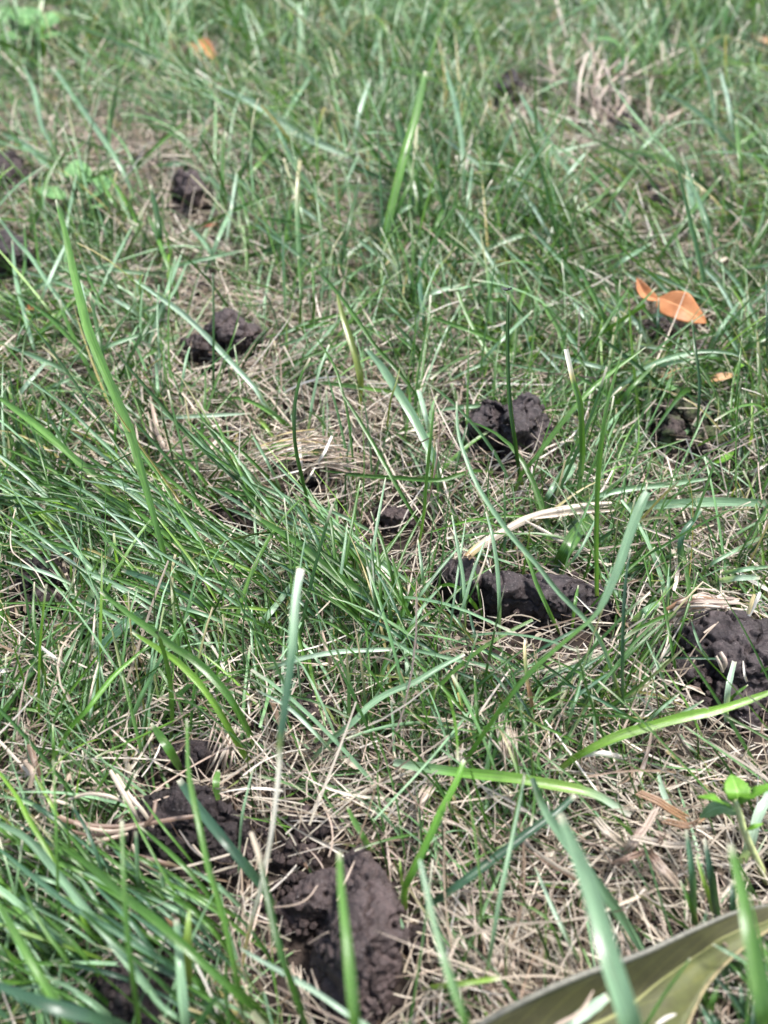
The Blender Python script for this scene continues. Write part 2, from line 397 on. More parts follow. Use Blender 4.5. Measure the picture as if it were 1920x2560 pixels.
clod('soil_clod', 'mossy broken clod right of the round cracked clod',
     [[(1640,1080,8),(1660,1050,13),(1695,1050,13),(1705,1090,8),(1690,1125,0),(1640,1115,0)],
      [(1722,1055,10),(1790,1072,10),(1812,1112,3),(1750,1140,0),(1715,1110,0)],
      [(1620,1012,8),(1700,985,10),(1770,1002,10),(1760,1055,4),(1640,1045,2)]], M_MOSSY, .0007, .0015, .0004, crumbs=18, group=G1)
clod('soil_clod', 'stepped brown clod left of centre under a pale arching blade',
     [[(450,860,8),(470,840,14),(520,832,16),(570,850,12),(580,890,3),(530,915,0),(460,905,0)],
      [(510,810,16),(540,782,23),(600,790,21),(660,830,13),(672,850,6),(640,872,0),(560,885,2),(520,850,8)]],
     M_CLOD, .0008, .0017, .0004, crumbs=18, group=G1)
clod('soil_clod', 'small flat purplish wedge of soil in the centre of the lawn',
     [[(932,1272,9),(975,1258,12),(1054,1266,10),(1032,1293,6),(993,1336,1),(965,1330,1),(942,1300,4)]], M_CLOD, .0005, .0006, .0002, group=G1)
clod('soil_clod', 'blurred black wedge-shaped clod near the top, left of the pale dead stalks',
     [[(1225,225,4),(1285,172,26),(1300,175,26),(1312,225,8),(1290,245,0),(1235,240,0)]], M_CLOD, .0009, .0013, group=G1)
clod('soil_clod', 'blurred purple-grey wedge-shaped clod in the upper left grass',
     [[(432,442,14),(480,427,22),(522,470,14),(520,500,6),(470,525,0),(440,500,2)]], M_CLOD, .0009, .0012, group=G1)
clod('soil_clod', 'blurred brown patch of soil just left above the purple-grey wedge-shaped clod', [[(310,392,7),(350,382,10),(395,395,9),(400,425,3),(330,435,0)]], M_CRUMB, .0009, .0012, group=G1)
clod('soil_clod', 'blurred grey clod at the left edge below the upper left dark patch', [[(-40,590,16),(20,565,22),(85,635,14),(66,675,2),(-20,690,2)]], M_CLOD, .0009, .0012, group=G1)
clod('soil_clod', 'blurred dark clod highest on the left photo edge', [[(-30,385,16),(30,388,22),(68,425,16),(55,470,2),(-20,475,2)]], M_CRUMB, .0009, .0014, group=G1)
clod('soil_clod', 'small blurred brown lump just above the stepped brown clod', [lump(510,708,34,8)], M_CRUMB, .0008, .0012, group=G1)
clod('soil_clod', 'blurred brown clod under the pale dead stalks at the top', [lump(1555,305,60,14), lump(1490,335,36,8)], M_CRUMB, .0009, .0014, group=G1)
clod('soil_clod', 'blurred dark lump below right of the dead stalks', [lump(1640,500,44,12)], M_CRUMB, .0009, .0014, group=G1)
clod('soil_clod', 'small round lump touching the right side of the largest clod', [lump(1040,2345,30,7)], M_CRUMB, .0005, .0009, .0004, crumbs=8, group=G1)
clod('soil_clod', 'small dark lump beside the tall cut blade with a straw base', [lump(752,1785,38,8), lump(798,1768,14,4)], M_CRUMB, .0005, .0011, .0004, crumbs=12, group=G1)
clod('soil_clod', 'dark crumbly soil patch below the shiny black stones', [lump(560,1295,34,7), lump(620,1310,38,7), lump(700,1310,30,5)], M_CRUMB, .0006, .0014, .0005, crumbs=20, group=G1)
clod('soil_clod', 'dark lump half hidden beneath the orange leaves', [lump(1645,815,38,8), lump(1668,775,18,6)], M_CRUMB, .0007, .0012, group=G1)
clod('soil_clod', 'tiny crumb at the upper left side of the round cracked clod', [lump(1130,1035,16,7)], M_CRUMB, .0006, .0007, group=G1)
clod('soil_clod', 'tiny crumb at the lower left side of the round cracked clod', [lump(1115,1105,16,6)], M_CRUMB, .0006, .0007, group=G1)
clod('soil_clod', 'tiny brown crumb right of the long dark lying blade', [lump(602,1546,17,4)], M_CRUMB, .0005, .0007, group=G1)
clod('soil_clod', 'small grey-blue crumb up and left of the largest clod tip', [lump(750,2043,14,5)], M_CLOD, .0005, .0007, group=G1)
clod('soil_clod', 'low flat lump right below the small grey-blue crumb', [lump(795,2075,26,5)], M_CRUMB, .0005, .0007, group=G1)
clod('soil_clod', 'low dark lump at the top right beside the yellow leaf', [lump(1770,180,30,9)], M_CRUMB, .0009, .0012, group=G1)
clod('soil_clod', 'small dark lump in straw left of the largest clod', [lump(728,2145,30,6), lump(758,2120,24,5)], M_CRUMB, .0005, .0009, .0004, crumbs=8, group=G1)
clod('black_stone', 'shiny black round stone topped by straw, above the long black one', [lump(770,1165,20,10)], M_BLACK, .0005, .0002, .00005, cat='stone')
clod('black_stone', 'long shiny black stone in a hollow under arched straw', [[(700,1222,3),(735,1200,8),(780,1190,10),(812,1193,9),(815,1215,3),(780,1228,0),(735,1245,0)]], M_BLACK, .0005, .0003, .00005, cat='stone')
clod('white_pebble', 'tiny white pebble in the dead grass left of centre', [lump(583,1078,15,8)], M_WHITE, .0005, .0003, .00005, cat='pebble')

# ------------------------------------------------------------------ ground sheet to the horizon
def ground():
    xs = np.r_[-60, -20, -6, -2.5, np.linspace(-1.2, 1.2, 241), 2.5, 6, 20, 60]
    ys = np.r_[-60, -20, -6, -2, np.linspace(-.6, 1.8, 241), 3, 7, 20, 60]
    X, Y = np.meshgrid(xs, ys); Z = gz(X, Y)
    V = np.stack([X, Y, Z], -1).reshape(-1, 3); ny, nx = X.shape
    i = np.arange(ny*nx).reshape(ny, nx)
    Fq = np.stack([i[:-1, :-1], i[:-1, 1:], i[1:, 1:], i[1:, :-1]], -1).reshape(-1, 4)
    me = bpy.data.meshes.new('ground'); me.from_pydata(V.tolist(), [], Fq.tolist())
    me.polygons.foreach_set('use_smooth', np.ones(len(Fq), bool)); me.materials.append(M_GROUND)
    o = bpy.data.objects.new('ground', me); COL.objects.link(o); o['kind'] = 'structure'
ground()

# ------------------------------------------------------------------ hand map of the lawn (8 columns x 10 rows over the photo)
GREEN = np.array([
 [.60,.66,.56,.68,.72,.34,.48,.74],
 [.26,.08,.52,.66,.68,.40,.34,.50],
 [.68,.58,.36,.46,.70,.68,.46,.56],
 [.72,.58,.34,.48,.74,.80,.82,.82],
 [.80,.60,.25,.18,.45,.55,.70,.75],
 [.85,.85,.75,.80,.65,.50,.65,.70],
 [.85,.78,.70,.64,.74,.78,.80,.55],
 [.60,.46,.38,.40,.42,.44,.50,.52],
 [.80,.75,.55,.22,.16,.12,.14,.35],
 [.90,.85,.70,.20,.18,.12,.16,.70]])
LEAN = np.array([      # image direction in which tips point, degrees, 90 = up
 [ 95, 90,100, 95, 80, 90, 80, 90],
 [120,125,130,125,100,100,110,110],
 [110,110, 80,110, 95,110,120,110],
 [125,120, 60, 70,100,100,110,100],
 [140,135,120,110,110, 80, 60, 80],
 [145,145,140,130,110,100, 60, 50],
 [145,145,145,120,115, 90, 70, 60],
 [120,110,120,110,100, 80,100, 90],
 [140,140,140,100, 90, 80,100, 90],
 [140,140,140, 90, 90, 80, 90,100]], float)
def sample_map(Mp, px, py):
    gx = np.clip(px/240 - .5, 0, 6.999); gy = np.clip(py/256 - .5, 0, 8.999)
    i = gx.astype(int); j = gy.astype(int); fx = gx-i; fy = gy-j
    return (Mp[j, i]*(1-fx)*(1-fy) + Mp[j, i+1]*fx*(1-fy) + Mp[j+1, i]*(1-fx)*fy + Mp[j+1, i+1]*fx*fy)
for (px_, py_, rr_, hh_) in ((1700,790,95,.009),(1610,720,30,.012),(790,1200,70,.003),(583,1078,22,.006),(1820,2010,70,.02),(1690,2420,120,.012),(990,1300,70,.004),(500,125,40,.01),(100,60,80,.006),(225,440,50,.006)):
    c_ = at(px_, py_, hh_); d_ = depth_of(c_)/F; FOOT.append((c_[0], c_[1], rr_*d_, rr_*d_*.8, hh_))
FT = np.array(FOOT); FSOLID = FT[:-10]
def clear_of_clods(P, marg=1.0):
    """True for strips no point of which runs through a clod"""
    ok = np.ones(len(P), bool)
    for cx, cy, rx, ry, h in FSOLID:
        q = ((P[..., 0]-cx)/(rx*marg))**2 + ((P[..., 1]-cy)/(ry*marg))**2
        ok &= ~((q < 1) & (P[..., 2] < h*(1.02 - .5*q))).any(1)
    return ok
def pts_in_view(n, grow):
    """random ground points inside the camera's trapezoid widened by grow metres"""
    y0, y1 = .035, .90; out = []
    tot = 0
    while tot < n:
        x = rng.uniform(-.45, .45, n*2); y = rng.uniform(y0, y1, n*2)
        dep = y*CP + CAM_H*SP; hw = 960/F*dep + grow
        k = np.abs(x) < hw; out.append(np.stack([x[k], y[k]], 1)); tot += k.sum()
    return np.concatenate(out)[:n]

PAL_G = np.array([(.050,.128,.016),(.030,.085,.013),(.084,.185,.026),(.120,.240,.090),(.205,.345,.190),(.070,.155,.030),(.120,.240,.020),(.040,.105,.020)])  # mint pair: natural bluish bloom plus sky gloss painted into the colour
PAL_S = np.array([(.52,.445,.345),(.44,.365,.275),(.62,.545,.435),(.32,.245,.175),(.70,.64,.55),(.22,.155,.105),(.48,.37,.29),(.15,.10,.065),(.55,.48,.39)])

def grow(acc, xy, L, width, az, el, bend, drift, z0, cols, tipc, S=7, taper=.3, cutp=.5, roll_sd=.6, floor=.001, foldr=(.1, .7), filt=True, zthin=0.0):
    N = len(xy)
    s = np.linspace(0, 1, S)
    E = el[:, None] - bend[:, None]*s[None]**1.3
    A = az[:, None] + drift[:, None]*s[None]
    d = np.stack([np.cos(E)*np.cos(A), np.cos(E)*np.sin(A), np.sin(E)], -1)
    P = np.zeros((N, S, 3)); stepl = (L/(S-1))[:, None]
    P[:, 1:] = np.cumsum((d[:, :-1]+d[:, 1:])/2*stepl[..., None], 1)
    P[..., 0] += xy[:, :1]; P[..., 1] += xy[:, 1:2]
    g = gz(P[..., 0], P[..., 1]); P[..., 2] += z0[:, None] + g
    low = g + floor*(.3+.7*s)[None] + z0[:, None]*.0
    P[..., 2] = np.maximum(P[..., 2], low)
    cut = rng.random(N) < cutp
    prof = np.where(cut[:, None], 1 - .35*s[None]**2, 1 - s[None]**2.2*.93)*(taper + (1-taper)*np.clip(s*3.5, 0, 1))[None]
    half = width[:, None]*.5*prof
    roll = rng.normal(0, roll_sd, N)[:, None] + rng.normal(0, .5, N)[:, None]*s[None]
    Wv, Nn = rib_frames(P, roll, half)
    col = cols[:, None, :]*np.ones((1, S, 1))
    b = np.clip(1 - s*4.0, 0, 1)[None, :, None]; base_c = cols*.6 + np.array([.20, .21, .10])*.6
    col = col*(1-b*.5) + base_c[:, None, :]*b*.5
    tm = (s > .93)[None, :, None] & (tipc[:, None, None] > 0)
    col = np.where(tm, np.array([.50, .47, .36]), col)
    if foldr[0] > 0:
        age = ((rng.random(N) < .13)*rng.uniform(.3, .9, N))[:, None, None]*np.clip((s-.55)*4, 0, 1)[None, :, None]
        col = col*(1-age) + np.array([.42, .34, .20])*age
    k = clear_of_clods(P) if filt else np.ones(N, bool)
    if filt and zthin:
        tip = P[:, S//2]; 
        for cx, cy, rx, ry, h in FT:
            for Q in (P[:, 0], tip, P[:, -1]):
                q = ((Q[:, 0]-cx)/(rx*1.15+.002))**2 + ((Q[:, 1]-cy+.3*h+.004)/(ry*1.25+.007))**2
                k &= ~((q < 1) & (rng.random(N) < zthin))
    acc.add(P[k], Wv[k], Nn[k], col[k], rng.uniform(foldr[0], foldr[1], k.sum()), 3)

# dead straw thatch
straw = Acc()
def straw_layer(n, growm, dens_floor, lmin, lmax, wmin, wmax, zmax, tall=False):
    xy = pts_in_view(n, growm)
    px, py = proj(np.c_[xy, np.full(len(xy), .005)])
    g = np.clip(sample_map(GREEN, px, py) + .28*vn2(xy[:, 0], xy[:, 1], .022, 1.0), 0, 1)
    nz = vn2(xy[:, 0], xy[:, 1], .03, 2.0)
    keep = rng.random(len(xy)) < np.clip(dens_floor + (1-g)*(1-dens_floor) + .25*nz, .08, 1)
    xy = xy[keep]; N = len(xy)
    L = rng.uniform(lmin, lmax, N)*rng.uniform(.7, 1.15, N); wd = rng.uniform(wmin, wmax, N)
    local = vn2(xy[:, 0], xy[:, 1], .02, 5.0)*1.4
    az = local*1.5 + rng.normal(0, .9, N) + rng.integers(0, 2, N)*math.pi
    el = rng.normal(.05, .28, N); bend = rng.normal(.1, .36, N); drift = rng.normal(0, .50, N)
    z0 = rng.random(N)**.8*zmax + .0008
    pi = rng.choice(len(PAL_S), N, p=[.2,.17,.14,.12,.07,.09,.1,.04,.07])
    cols = np.minimum(PAL_S[pi]*rng.uniform(.6, 1.15, (N, 1)), .8)
    grow(straw, xy, L, wd, az, el, bend, drift, z0, cols, np.zeros(N), S=6, taper=.8, cutp=.75, roll_sd=.7, floor=.0008, foldr=(-.5, .8), zthin=.10)
straw_layer(92000, .05, .22, .010, .034, .00030, .00070, .0080)
straw_layer(11000, .05, .20, .022, .055, .0005, .0010, .0105)
straw_layer(900, .05, .10, .012, .030, .0012, .0020, .0090)

def litter(n):
    xy = pts_in_view(n, .05); N = n
    cols = np.array([(.16,.105,.07),(.24,.17,.115),(.33,.27,.21),(.09,.065,.05),(.42,.34,.26)])[rng.integers(0, 5, N)]*rng.uniform(.7, 1.2, (N, 1))
    grow(straw, xy, rng.uniform(.003, .011, N), rng.uniform(.0007, .0018, N), rng.uniform(0, 6.28, N), rng.normal(.1, .4, N), rng.normal(0, .8, N), rng.normal(0, .8, N), rng.random(N)*.006, cols, np.zeros(N), S=4, taper=.5, cutp=.4, roll_sd=.8, foldr=(-.9, .9))
litter(15000)
# living grass
grass = Acc()
def in_dir(deg, el_):            # image direction -> ground azimuth for a leaning blade
    return np.radians(deg)
def grass_layer(n, growm, lo, hi, wmin, wmax, elm, eld, bendm, gpow=1.0, cutp=.5, spread=.55, S=8, fl=.05, seed_off=1.0):
    xy = pts_in_view(n, growm)
    px, py = proj(np.c_[xy, np.full(len(xy), .008)])
    g = sample_map(GREEN, px, py)
    nz = vn2(xy[:, 0], xy[:, 1], .022, seed_off)
    keep = rng.random(len(xy)) < np.clip(fl + g**gpow*(1.0 + 1.3*nz), 0, 1)
    xy = xy[keep]; N = len(xy); px = px[keep]; py = py[keep]
    tuft = vn2(xy[:, 0], xy[:, 1], .035, 8.0+seed_off)
    lean = np.radians(sample_map(LEAN, px, py)) + tuft*1.1 + rng.normal(0, spread, N)
    flip = rng.random(N) < .14; lean = np.where(flip, lean + math.pi*rng.uniform(.5, 1.2, N), lean)
    far = np.clip((xy[:, 1]-.36)/.3, 0, 1)
    L = rng.uniform(lo, hi, N)*(1 + .35*far)
    el = np.clip(rng.normal(elm, eld, N), .08, 1.45); bend = rng.normal(bendm, .45, N); drift = rng.normal(0, .3, N)
    hue = vn2(xy[:, 0], xy[:, 1], .05, 12.0)
    pi = np.where(rng.random(N) < .27 + .26*hue + .24*far, rng.integers(3, 5, N), rng.choice([0, 1, 2, 5, 6, 7], N, p=[.25,.27,.11,.14,.06,.17]))  # mint share grows with distance, painting a brighter far field into blade colour
    cols = PAL_G[pi]*rng.uniform(.75, 1.25, (N, 1))
    ye = rng.random(N) < .016; cols[ye] = np.array([.36, .31, .12])
    z0 = np.full(N, .001)
    grow(grass, xy, L, rng.uniform(wmin, wmax, N)*(1 + .30*far), lean, el, bend, drift, z0, cols, (rng.random(N) < .5).astype(float), S=S, taper=.6, cutp=cutp, roll_sd=.75, floor=.0065, foldr=(.1, .9), zthin=.72)
grass_layer(62000, .05, .013, .036, .0005, .0010, .55, .38, .5, 1.4, .4, .8, 7)          # fine short
grass_layer(31000, .05, .030, .070, .0007, .0014, .50, .33, .80, 1.5, .5, .45, 9)           # main blades
grass_layer(1700, .05, .040, .080, .0014, .0026, .48, .30, .70, 1.6, .5, .4, 10, 0.0)      # broad long
def outer(n, kind):
    x = rng.uniform(-1.1, 1.1, n); y = rng.uniform(-.5, 1.7, n)
    dep = y*CP + CAM_H*SP
    k = ~((np.abs(x) < 960/F*dep + .05) & (y > .035) & (y < .90))
    xy = np.stack([x[k], y[k]], 1); N = len(xy)
    if kind == 'straw':
        grow(straw, xy, rng.uniform(.015, .035, N), rng.uniform(.001, .0018, N), rng.uniform(0, 6.28, N), rng.normal(.05, .3, N), rng.normal(.1, .5, N), rng.normal(0, .6, N),
             rng.random(N)*.008, PAL_S[rng.integers(0, len(PAL_S), N)]*rng.uniform(.7, 1.1, (N, 1)), np.zeros(N), S=4, taper=.8, filt=False)
    else:
        grow(grass, xy, rng.uniform(.025, .06, N), rng.uniform(.0014, .0026, N), R(100)+vn2(xy[:, 0], xy[:, 1], .06, 3.)*2 + rng.normal(0, .7, N), rng.uniform(.3, 1.1, N), rng.normal(.6, .4, N),
             rng.normal(0, .3, N), np.full(N, .001), PAL_G[rng.integers(0, len(PAL_G), N)]*rng.uniform(.7, 1.2, (N, 1)), np.zeros(N), S=5, taper=.6, floor=.006, filt=False)
outer(36000, 'straw'); outer(30000, 'grass')

# ------------------------------------------------------------------ blades taken one by one from the photograph
K = dict(g=(.055,.135,.020), d=(.028,.075,.013), m=(.175,.29,.165), p=(.34,.46,.33), l=(.19,.31,.06), b=(.105,.25,.030), v=(.14,.27,.030),  # m and p: glaucous green with some sky sheen mixed into the colour
         n=(.070,.150,.080), k=(.040,.090,.048), o=(.15,.19,.04), s=(.52,.44,.34), y=(.56,.45,.22), r=(.32,.18,.09), w=(.68,.63,.54), t=(.40,.31,.235), h=(.20,.13,.09), q=(.095,.205,.040))
def trace(key, wpx, up, pts, label=None, tip=.35, base=.6, fold=.5, roll=.0, arch=4, lift=7, group=None, name='grass_blade', cat='grass blade', cols=None, parent=None, acc=None, wp=None):
    """pts: tip first 'x,y x,y ...' or 'x,y,h' with h in mm. up: share of the height a plumb blade would need."""
    if not label and parent is None: wpx = wpx*.80
    raw = [list(map(float, q.split(','))) for q in pts.split()]
    b0 = at(raw[-1][0], raw[-1][1], .003)
    W3 = []; n = len(raw)
    for i, q in enumerate(raw):
        s = 1 - i/(n-1)
        if len(q) == 3: h = q[2]*.001
        else: h = (3 + lift*min(1, s*4) + arch*math.sin(math.pi*s))*.001 + up*hvert(q[0], q[1], b0)
        W3.append(at(q[0], q[1], h))
    W3 = np.array(W3)
    S = max(10, min(30, 4*n)) if True else 12
    P = catmull(W3, S)
    mid = P[S//2]; wid = wpx/F*depth_of(mid)
    s = np.linspace(1, 0, S)        # 1 at tip
    dist = np.linspace(0, 1, S)
    prof = np.minimum(tip + (1-tip)*np.clip(dist/.30, 0, 1)**.7, 1)*(base + (1-base)*np.clip((1-dist)/.35, 0, 1))
    if wp: prof = np.interp(dist, [a for a, _ in wp], [b for _, b in wp])
    T = norm(np.gradient(P, axis=0)); view = norm(P - np.array([0, 0, CAM_H]))
    side = norm(np.cross(T, view)); nn = norm(np.cross(side, T))
    nn = np.where((nn*view).sum(1, keepdims=True) > 0, -nn, nn)
    r = roll + np.cumsum(rng.normal(0, .035, S))
    Wv = side*np.cos(r)[:, None] + nn*np.sin(r)[:, None]; Nn = -side*np.sin(r)[:, None] + nn*np.cos(r)[:, None]
    wob = 1 + .05*np.sin(dist*23 + wpx)
    half = wid*.5*prof*wob
    c = np.array(K[key])*np.ones((S, 3))
    if cols:                         # [(position from tip 0..1, key)]
        ps = [a for a, _ in cols]; cs = np.array([K[b] for _, b in cols])
        c = np.stack([np.interp(dist, ps, cs[:, i]) for i in range(3)], 1)
    elif key in 'gdmplbvnkq':
        c = c*(1 + .12*np.sin(dist*9 + wpx))[:, None]
        c[-max(1, S//8):] = c[-max(1, S//8):]*.6 + np.array([.22, .24, .10])*.4
        c[:1] = np.array([.50, .48, .36])
    A = acc if acc is not None else (Acc() if (label or parent is not None) else (straw if key in 'sywrth' and not cols else grass))
    A.add(P[None], (Wv*half[:, None])[None], Nn[None], c[None], np.array([fold]), 7 if wpx > 13 else 5)
    if acc is None and (label or parent is not None):
        mat = M_STRAW if key in 'sywrth' else M_GRASS
        if parent is not None: return A.build(name, mat, parent, np.array(parent.location))
        o = A.build(name, mat, None, W3[-1])
        return tag(o, label, cat, group)
GB = 'tall blades standing out of the lawn'
KEEP = [(100,1465,100),(990,1295,95),(472,1890,80),(480,2070,110),(1300,1490,110),(1850,1650,130),(340,2500,70),(870,2350,130),(770,1190,60),(590,1300,50),(1270,1065,125),(560,845,115),(475,475,75),(30,625,70),(20,430,70),(1270,210,70),(1715,1065,95),(1640,500,50),(1690,765,95),(1560,310,60)]
def free(bx, by, ex, ey):
    for s_ in (0, .25, .5, .75, 1):
        x, y = bx+(ex-bx)*s_, by+(ey-by)*s_
        if any((x-a)**2+(y-b)**2 < r*r for a, b, r in KEEP): return rng.random() < .22
    return True
# --- left middle
trace('q', 24, .42, '140,500 160,570 180,660 200,744 220,821 239,871 270,945 293,999 320,1064 347,1153 370,1234 399,1343 422,1424 428,1493', 'broad bright green blade rising through the left third with two dark nicks', tip=.25, base=.45, roll=.2, fold=.25, group=GB)
trace('q', 17, .3, '-20,980 46,1030 116,1084 185,1145 239,1192 278,1238 300,1290', 'smooth mid-green blade curving up to the left edge beside the broad bright blade', group=GB)
trace('p', 14, .25, '336,698 386,733 455,783 521,844 579,906 640,972 663,1010 720,1070', 'pale mint blade arching over the stepped brown clod', group=GB, tip=.5)
trace('d', 9, .25, '278,868 378,983 463,1080 559,1172 640,1242 700,1300', 'thin dark straight blade crossing right of the broad bright blade', group=GB)
trace('m', 12, .3, '-5,540 35,596 75,640 116,702 174,787 230,870')
trace('d', 9, .3, '62,787 154,910 239,1034 285,1103 347,1196 380,1290')
trace('m', 10, .3, '69,949 162,1014 239,1088 332,1180 400,1270')
trace('g', 13, .3, '35,729 120,790 174,846 239,910 300,990')
trace('m', 12, .3, '30,600 40,700 62,790 85,870 105,900')
trace('g', 9, .3, '60,560 64,640 50,720 30,850')
trace('n', 13, .1, '230,1025 205,1005 185,985 173,975', tip=.8)
trace('b', 8, .5, '290,1000 290,1050 288,1100 293,1150')
trace('m', 11, .1, '390,880 392,930 396,980 400,1000')
trace('q', 12, .15, '560,1000 600,995 650,1015 700,1050 730,1075')
trace('m', 9, .5, '475,866 465,900 455,960 448,1010')
for x, y in ((0,1140),(20,1165),(60,1190)): trace('g', 10, .12, f'{x},{y} {x+90},{y+40} {x+190},{y+85} {x+300},{y+130} {x+390},{y+190}')
for i, (x, y, k) in enumerate(((150,1060,'m'),(190,1120,'g'),(225,1150,'m'),(250,1180,'p'),(230,1215,'g'),(280,1235,'g'),(300,1160,'m'),(330,1130,'g'))):
    trace(k, 10 + i % 3*2, .16, f'{x},{y} {x+70},{y+50} {x+150},{y+115} {x+230},{y+185} {x+300+i*5},{y+255}')
trace('m', 12, .2, '360,735 345,700 330,830', tip=.5)
trace('m', 11, .25, '440,640 425,700 412,760 402,830')
trace('m', 10, .25, '470,650 440,720 400,780 370,830')
trace('g', 10, .35, '200,640 225,700 250,750 280,800')
trace('s', 8, .05, '362,862 390,910 435,960 475,1005 493,1040 485,1070')
trace('t', 13, .08, '375,990 390,1060 410,1120 432,1150', fold=-.5)
trace('s', 12, .05, '556,1080 535,1110 510,1140 490,1146 472,1140', fold=-.4)
trace('s', 9, .05, '510,1140 505,1160 518,1180', fold=-.4)
# --- centre middle
trace('d', 9, .75, '775,895 752,941 738,1003 735,1064 740,1126 756,1199 775,1280 790,1330', 'dark thin blade bent like a bow over the shiny black stones, pale cut tip', group=GB, tip=.6, cols=[(0,'s'),(.06,'g'),(.2,'d'),(1,'d')])
trace('m', 22, .3, '914,871 949,910 987,968 1026,1030 1060,1095 1087,1149 1099,1188 1110,1230', 'wide mint blade with a cut tip left of the fly stem', group=GB, tip=.35, fold=.3)
trace('g', 10, .35, '779,659 841,729 895,802 941,868 987,918 1037,983 1072,1045', 'slender dark blade slanting down from the upper centre', group=GB)
trace('o', 17, .5, '843,736 856,787 875,844 891,902 902,960 897,1026', 'olive see-through blade hanging from the slender dark blade', group=GB, tip=.2, base=.3)
trace('g', 8, .4, '785,837 833,910 856,979 871,1045 883,1157 884,1200')
trace('g', 10, .4, '848,972 902,1057 949,1138 987,1207 1030,1280 1062,1335', 'rigid dark blade with a light rim running down to the central tuft', group=GB)
trace('q', 8, .75, '1086,1007 1076,1103 1064,1219 1060,1280 1047,1366', 'upright slim blade just left of the small flat soil wedge', group=GB, tip=.4)
trace('m', 12, .6, '1142,1003 1145,1080 1169,1157 1196,1219 1230,1273 1280,1342 1338,1407 1396,1481 1465,1550 1500,1600 1527,1666 1550,1743', 'very long mint blade sweeping from the centre to the lower right over the soil roll', group=GB, base=.8)
trace('s', 5, .4, '1076,968 1095,1018 1138,1103 1161,1142 1175,1180')
trace('p', 16, .3, '1046,975 1056,1010 1068,1060 1085,1110', tip=.8)
trace('m', 9, .4, '823,862 800,920 785,980 775,1040 768,1090', tip=.6)
trace('n', 14, .3, '1050,640 1050,720 1058,790 1062,850', tip=.5)
trace('d', 9, .6, '1017,650 1027,720 1032,775', tip=.4); trace('g', 8, .6, '1065,640 1066,700 1068,760')
trace('m', 8, .2, '955,745 1000,790 1040,830 1070,870')
trace('p', 6, .3, '897,755 925,800 950,840 985,880', cols=[(0,'s'),(.5,'s'),(.6,'m'),(1,'g')])
trace('m', 11, .1, '1120,955 1160,930 1220,905 1290,880')
trace('m', 13, .05, '1070,1030 1130,1020 1190,1015 1230,1012')
for i, (x0, y0, x1, y1, k) in enumerate(((690,720,840,700,'m'),(640,880,860,800,'m'),(640,930,870,850,'g'),(640,850,800,790,'m'),(690,960,900,740,'m'),(720,760,960,640,'m'))):
    trace(k, 9, .06, f'{x1},{y1} {(x0+x1)/2},{(y0+y1)/2+8} {x0},{y0}')
trace('g', 8, .5, '745,640 750,700 752,760 748,840'); trace('g', 8, .5, '780,660 785,740 783,830')
trace('o', 6, .6, '1000,920 990,960 975,1010 965,1100'); trace('l', 14, .05, '690,1100 660,1060 640,1040')
trace('d', 12, .1, '835,685 870,700 920,712')
# nest of pale straw arching over the black stones
for i in range(80):
    cx_ = rng.uniform(660, 900); cy_ = (1118 + rng.normal(0, 17)) if cx_ < 830 else (1160 + rng.normal(0, 26)); sl_ = rng.normal(-.18 if cx_ < 760 else .12, .2); L_ = rng.uniform(30, 85)
    trace('stsytstw'[i % 8], rng.uniform(3, 5.5), .0, f'{cx_-L_:.0f},{cy_-sl_*L_+6:.0f} {cx_:.0f},{cy_:.0f} {cx_+L_:.0f},{cy_+sl_*L_+6:.0f}', lift=rng.uniform(8, 14), arch=4)
for i in range(7):
    trace('q', rng.uniform(5, 8), .0, f'{640+i*9},{1128+i*6} {700+i*9},{1108+i*5} {770+i*10},{1105+i*5}', lift=11)
trace('w', 11, .3, '748,1097 750,1130 752,1165 750,1190', tip=.8); trace('w', 9, .1, '830,1090 805,1140 770,1175', tip=.8, lift=14)
trace('w', 7, .1, '788,1168 775,1190 762,1210', lift=14); trace('w', 7, .1, '730,1215 733,1230', lift=14, tip=.9)
# --- fly stem and right middle
trace('d', 10, .66, '1271,738 1269,833 1271,949 1277,1026 1288,1103 1297,1172 1306,1215', 'straight dark stem in front of the round clod, tiny fly on its tip', group=GB, tip=.75, base=.9, fold=.9)
trace('g', 14, .7, '1415,873 1425,918 1434,956 1450,1010 1455,1084 1454,1161 1442,1257', 'upright blade with a dead white tip and yellow collar', group=GB, tip=.75, cols=[(0,'w'),(.10,'w'),(.14,'y'),(.18,'q'),(.6,'g'),(1,'m')])
trace('q', 12, .45, '1614,868 1550,914 1488,964 1434,1022 1384,1084 1338,1145 1303,1188 1280,1250', 'straight blade leaning right, its tip beside the upright sharp one', group=GB, tip=.15)
trace('q', 12, .8, '1556,875 1535,949 1515,1026 1504,1103 1496,1180 1492,1280 1491,1396 1493,1511', 'tall upright sharp-tipped blade ending on the soil roll, right of centre', group=GB, tip=.12, base=.9)
trace('g', 8, .15, '1716,1097 1627,1126 1550,1149 1473,1172 1440,1185')
trace('m', 11, .25, '1860,895 1820,881 1743,879 1666,898 1608,925 1550,968 1496,1007 1461,1037', 'light green blade arching rightward toward the orange leaf', group=GB)
trace('m', 23, .0, '1990,1262 1920,1258 1820,1254 1704,1258 1569,1266 1500,1275', 'wide mint blade lying level and leaving at the right edge', group=GB, lift=10, fold=.25)
trace('m', 18, .0, '1774,1196 1666,1211 1569,1222 1481,1242 1440,1252', lift=10, tip=.3)
